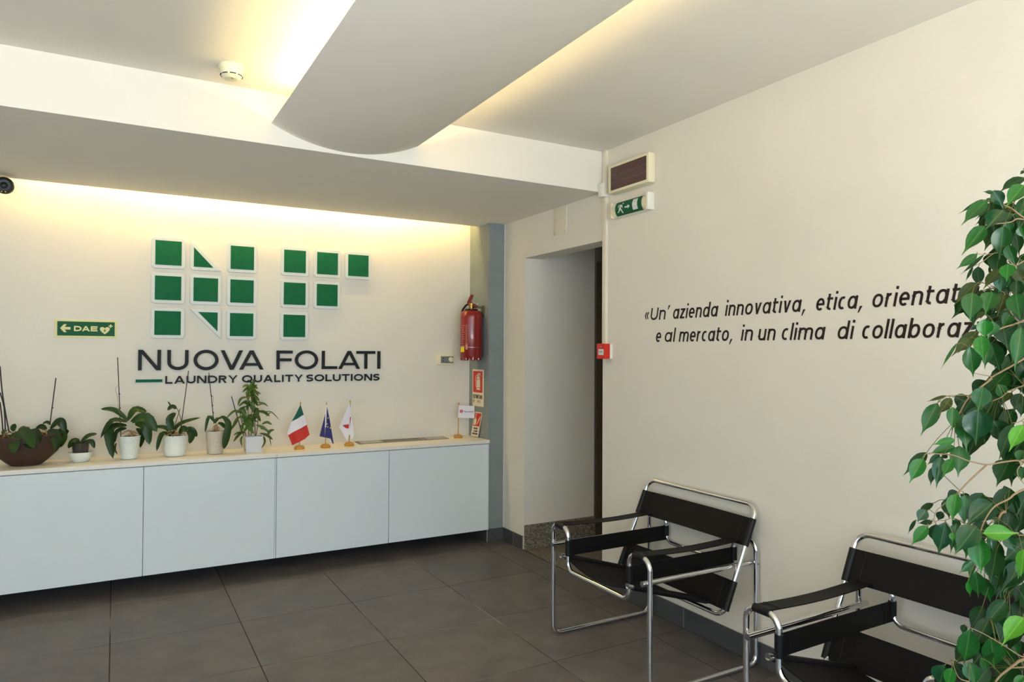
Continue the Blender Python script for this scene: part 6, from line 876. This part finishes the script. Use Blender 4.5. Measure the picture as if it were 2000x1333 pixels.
# ventilation grille lying on the cabinet
g = empty('ventilation_grille', (1.88, 4.99, ZT), 'flat grey ventilation grille on the cabinet between the flags', 'grille')
def gq(x0, x1, y0, y1, z1, name, mt): MB().prism([(x0, y0), (x1, y0), (x1+.012, y1), (x0+.012, y1)], (0, 0, ZT), (1, 0, 0), (0, 1, 0), (0, 0, 1), 0, z1).build(name, mt, g)
gq(1.522, 2.228, 4.915, 5.066, .003, 'frame', M['grille_d'])
gq(1.548, 1.71, 4.925, 5.055, .0040, 'mesh_panel', M['grille']); gq(1.745, 2.035, 4.935, 5.045, .0040, 'mesh_panel', M['grille']); gq(2.06, 2.215, 4.925, 5.055, .0040, 'mesh_panel', M['grille'])
mb = MB()
for k in range(26): mb.box(1.752+.0108*k, 1.757+.0108*k, 4.942, 5.040, ZT+.004, ZT+.0055)
mb.build('slats', M['grille_d'], g); g.children[-1]['kind'] = 'stuff'

# ------------------------------------------------------------------ tubular steel and leather armchairs
def armchair(loc, rz, label):
    c = empty('tubular_armchair', loc, label, 'chair', 'black leather tubular armchairs')
    L = lambda mb, name, mt, smooth=True, **k: mb_build_local(mb, name, mt, c, smooth)
    yo, yi, D, Ha, r = .371, .236, .63, .57, .0112
    zcf, zcr = .364, .429
    base = [(0, yi, zcf), (0, yi, Ha), (0, yo, Ha), (0, yo, r), (D, yo, r), (D, yo, Ha), (D, yi, Ha), (D, yi, zcr), (D, -yi, zcr), (D, -yi, Ha), (D, -yo, Ha), (D, -yo, r), (0, -yo, r), (0, -yo, Ha), (0, -yi, Ha), (0, -yi, zcf)]
    P = fillet(base, .047, True, 8)
    L(MB().tube(P, r, closed=True, n=14), 'base_frame', M['chrome'])
    for sg in (1, -1):
        y = sg*(yo-.0235)
        L(MB().tube([(-.022, y, .469), (D+.012, y, .469)], r, n=14), 'side_rail', M['chrome'])
        L(MB().tube([(-.022, y, .469), (-.0235, y, .469)], r+.0006, n=14), 'end_cap', M['screw'])
        for x in (0, D): L(MB().tube([(x, sg*(yo+.0125), .469), (x, sg*(yo+.0105), .469)], .0045, n=10), 'screw', M['screw'])
    T = (.632, .736); Bt = (.419, .266); yb = .376
    P = fillet([(T[0], -yb, T[1]), (T[0], yb, T[1]), (Bt[0], yb, Bt[1]), (Bt[0], -yb, Bt[1])], .055, True, 8)
    L(MB().tube(P, r, closed=True, n=14), 'back_frame', M['chrome'])
    ys = .258
    xs, zs, x2, z2 = -.028, .437, .475, .285
    for sg in (1, -1):
        L(MB().tube([(xs, sg*ys, zs), (x2, sg*ys, z2)], r, n=14), 'seat_rail', M['chrome'])
        L(MB().tube([(xs, sg*ys, zs), (xs-.0015, sg*ys, zs)], r+.0006, n=14), 'end_cap', M['screw'])
    def back_at(t): return (T[0]+(Bt[0]-T[0])*t, T[1]+(Bt[1]-T[1])*t)
    def sheet(grid, th, name, parent=c):
        """grid of points -> thin two-sided leather sheet"""
        nu, nv = len(grid), len(grid[0]); vs = []; n0 = []
        for i in range(nu):
            for j in range(nv):
                a = Vector(grid[min(nu-1, i+1)][j])-Vector(grid[max(0, i-1)][j]); b_ = Vector(grid[i][min(nv-1, j+1)])-Vector(grid[i][max(0, j-1)])
                n0.append(a.cross(b_).normalized()); vs.append(Vector(grid[i][j]))
        A = [v+n_*th/2 for v, n_ in zip(vs, n0)]; B_ = [v-n_*th/2 for v, n_ in zip(vs, n0)]; m_ = len(vs); fs = []
        for i in range(nu-1):
            for j in range(nv-1):
                q_ = (i*nv+j, i*nv+j+1, (i+1)*nv+j+1, (i+1)*nv+j); fs += [q_, tuple(k+m_ for k in q_[::-1])]
        ed = [i*nv for i in range(nu)]; ed2 = [i*nv+nv-1 for i in range(nu)]; e3 = list(range(nv)); e4 = [(nu-1)*nv+j for j in range(nv)]
        for E_ in (ed, ed2, e3, e4):
            for a, b_ in zip(E_[:-1], E_[1:]): fs.append((a, b_, b_+m_, a+m_))
        return L(MB().add(A+B_, fs), name, M['leather'])
    lr = r+.0035
    # back straps
    for t0, t1, nm in ((.124, .374, 'back_strap'), (.691, .95, 'lower_back_strap')):
        rowsx = []
        for k in range(7):
            t_ = t0+(t1-t0)*k/6; x_, z_ = back_at(t_); rowsx.append([(x_+.0*0+(.010*(1-(y_/yb)**2)), y_, z_) for y_ in [yb*(-1+2*j/14) for j in range(15)]])
        s_ = sheet(rowsx, .0045, nm)
        for sg in (1, -1):
            a, b_ = back_at(t0), back_at(t1)
            o = L(MB().tube([(a[0], sg*yb, a[1]), (b_[0], sg*yb, b_[1])], lr, n=14), 'sleeve', M['leather2']); reparent(o, s_)
            yy = sg*(yb-.055); q = .010*(1-(yy/yb)**2)-.0032
            o = L(MB().tube([(a[0]+q, yy, a[1]), (b_[0]+q, yy, b_[1])], .0014, n=6), 'seam', M['leather2']); reparent(o, s_)
    # armrests over the bridges
    for sg in (1, -1):
        ya, yb_ = sg*(yi+.034), sg*(yo-.034); g_ = []
        for k in range(15):
            x_ = D*k/14; sag = .012*math.sin(PI*k/14); g_.append([(x_, ya+(yb_-ya)*j/4, Ha+r*.8-sag-.003*math.sin(PI*j/4)*math.sin(PI*k/14)) for j in range(5)])
        s_ = sheet(g_, .004, 'armrest')
        for x_ in (0, D):
            o = L(MB().tube([(x_, ya, Ha), (x_, yb_, Ha)], lr, n=14), 'sleeve', M['leather2']); reparent(o, s_)
        o = L(MB().tube([(.045, ya, Ha+r*.8+.001), (.045, yb_, Ha+r*.8+.001)], .0013, n=6), 'seam', M['leather2']); reparent(o, s_)
        # side straps between the inner uprights
        g_ = []
        for k in range(11):
            x_ = D*k/10; z0_ = .437; z1_ = .513; g_.append([(x_, sg*(yi+.002*math.sin(PI*k/10)), z0_+(z1_-z0_)*j/4) for j in range(5)])
        s_ = sheet(g_, .0045, 'side_strap')
        for x_ in (0, D):
            o = L(MB().tube([(x_, sg*yi, .437 if x_ == 0 else .452), (x_, sg*yi, .513)], lr, n=14), 'sleeve', M['leather2']); reparent(o, s_)
        for x_ in (.05, D-.05):
            o = L(MB().tube([(x_, sg*(yi-.0028), .437), (x_, sg*(yi-.0028), .513)], .0013, n=6), 'seam', M['leather2']); reparent(o, s_)
    # seat sling
    g_ = []
    for k in range(13):
        t_ = .055+.86*k/12; x_ = xs+(x2-xs)*t_; z_ = zs+(z2-zs)*t_; g_.append([(x_, ys*(-1+2*j/16), z_-.047*(1-(-1+2*j/16)**2)*(1-.35*k/12)) for j in range(17)])
    s_ = sheet(g_, .0045, 'seat')
    for sg in (1, -1):
        a = [xs+(x2-xs)*.055, zs+(z2-zs)*.055]; b_ = [xs+(x2-xs)*.915, zs+(z2-zs)*.915]
        o = L(MB().tube([(a[0], sg*ys, a[1]), (b_[0], sg*ys, b_[1])], lr, n=14), 'sleeve', M['leather2']); reparent(o, s_)
    c.rotation_euler = (0, 0, rz)
    return c
def mb_build_local(mb, name, mt, parent, smooth):
    me = bpy.data.meshes.new(name); me.from_pydata(mb.v, [], mb.f); me.update()
    bm = bmesh.new(); bm.from_mesh(me); bmesh.ops.recalc_face_normals(bm, faces=bm.faces); bm.to_mesh(me); bm.free()
    if smooth: me.polygons.foreach_set('use_smooth', [True]*len(me.polygons)); me.set_sharp_from_angle(angle=math.radians(40))
    me.materials.append(mt); return new_obj(name, me, parent)
def reparent(o, p): o.parent = p
armchair((1.947, 2.643, 0), -.001, 'black leather and chrome tube armchair further back, beside the passage opening')
armchair((1.912, 1.352, 0), .015, 'black leather and chrome tube armchair in front, half hidden by the tree')

# ------------------------------------------------------------------ weeping fig at the right picture edge
TB = Vector((1.98, .46, 0))
tree = empty('ficus_tree', tuple(TB), 'leafy weeping fig tree in front of the nearer armchair, right edge', 'tree')
MB().lathe([(.15, 0), (.16, .01), (.205, .34), (.21, .36), (.19, .36), (.185, .33)], TB, n=32).build('planter', M['pot'], tree, smooth=True)
MB().lathe([(.186, .325), (.186, .332), (.1, .337)], TB, n=28).build('soil', M['soil'], tree, smooth=True)
trunk = [TB+Vector(p) for p in ((0, 0, .32), (.015, .01, .6), (-.01, .02, .9), (.02, .03, 1.2), (.0, .04, 1.5), (.02, .05, 1.85))]
tp = spline([tuple(p) for p in trunk], 5)
MB().tube(tp, [.02*(1-.75*i/len(tp))+.003 for i in range(len(tp))], n=10).build('trunk', M['bark'], tree, smooth=True)
bpts = []
for pts, r in BRANCHES:
    sp_ = spline([tuple(p) for p in pts], 4); n_ = len(sp_)
    P0 = Vector(sp_[0]); far = max(pts[0][0]*0, 0)
    path = list(sp_)
    k0 = min(tp, key=lambda q: (Vector(q)-(P0-Vector((0, 0, .12)))).length)
    scr = (P0-CAMLOC); pxx = scr.dot(RX)/scr.dot(FW)
    rads = [max(.0008, r*(1-.6*i/n_)) for i in range(n_)]
    if pxx > .72:
        mid = (Vector(k0)+P0)/2+Vector((0, 0, .03)); pre = spline([tuple(k0), tuple(mid), tuple(P0)], 4)[:-1]; path = pre+path; rads = [r*1.3]*len(pre)+rads
    MB().tube(path, rads, n=7).build('branch', M['bark'], tree, smooth=True)
    bpts += [Vector(p) for p in sp_]
# unit leaf: base at origin, tip at +X, half width .5, midrib folded, drip tip
def leaf_mesh(name, fold, bend, twist, mt):
    pr_ = [(0, .02), (.04, .24), (.12, .62), (.24, .92), (.37, 1.0), (.50, .95), (.62, .74), (.71, .46), (.78, .23), (.86, .11), (1, .015)]
    vs = []; fs = []; cols_ = (-1, -.55, 0, .55, 1)
    for u, wv in pr_:
        for c_ in cols_:
            y = .5*wv*c_; z = fold*abs(c_)*wv*.5-bend*u*u; a = twist*(u-.4)
            wave = .02*math.sin(u*17+c_*2)*abs(c_)
            vs.append((u, y*math.cos(a)-z*0, z+y*math.sin(a)+wave))
    for i in range(len(pr_)-1):
        for k in range(4): fs.append((i*5+k, i*5+k+1, i*5+6+k, i*5+5+k))
    me = bpy.data.meshes.new(name); me.from_pydata(vs, [], fs); me.polygons.foreach_set('use_smooth', [True]*len(fs)); me.materials.append(mt); me.update(); return me
LMESH = {k: [leaf_mesh('leaf', f_, b_, t_, LM[k]) for f_, b_, t_ in ((.35, .10, .3), (.5, .18, -.4), (.22, .05, .1), (.6, .25, .5))] for k in LM}
twig = MB()
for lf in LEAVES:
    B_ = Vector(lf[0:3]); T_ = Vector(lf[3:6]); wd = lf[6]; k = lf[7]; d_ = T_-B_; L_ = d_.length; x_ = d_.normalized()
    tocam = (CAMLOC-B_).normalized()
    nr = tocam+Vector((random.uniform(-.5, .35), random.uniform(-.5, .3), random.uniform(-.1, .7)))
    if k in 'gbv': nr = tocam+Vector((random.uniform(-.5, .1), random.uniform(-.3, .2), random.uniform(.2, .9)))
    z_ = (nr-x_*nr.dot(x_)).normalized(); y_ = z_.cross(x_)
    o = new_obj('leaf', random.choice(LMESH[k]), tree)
    mw = Matrix.Identity(4)
    foreshort = max(.55, abs(z_.dot(tocam)))
    L_ *= 1.08; ws = min(wd*1.16, L_*.70)
    for i in range(3): mw[i][0] = x_[i]*L_; mw[i][1] = y_[i]*ws; mw[i][2] = z_[i]*ws*.8; mw[i][3] = (B_-TB)[i]
    o.matrix_local = mw
    q = min(bpts, key=lambda p: (p-B_).length); dist = (q-B_).length
    e_ = q if dist < .13 else B_-x_*.006+Vector((.0, .006, .002))
    twig.tube([tuple(B_+x_*.003), tuple(B_.lerp(e_, .4)+Vector((0, 0, .004))), tuple(e_)], .0008, n=5)
o = twig.build('twigs', M['stem'], tree, fix=False); o['kind'] = 'stuff'
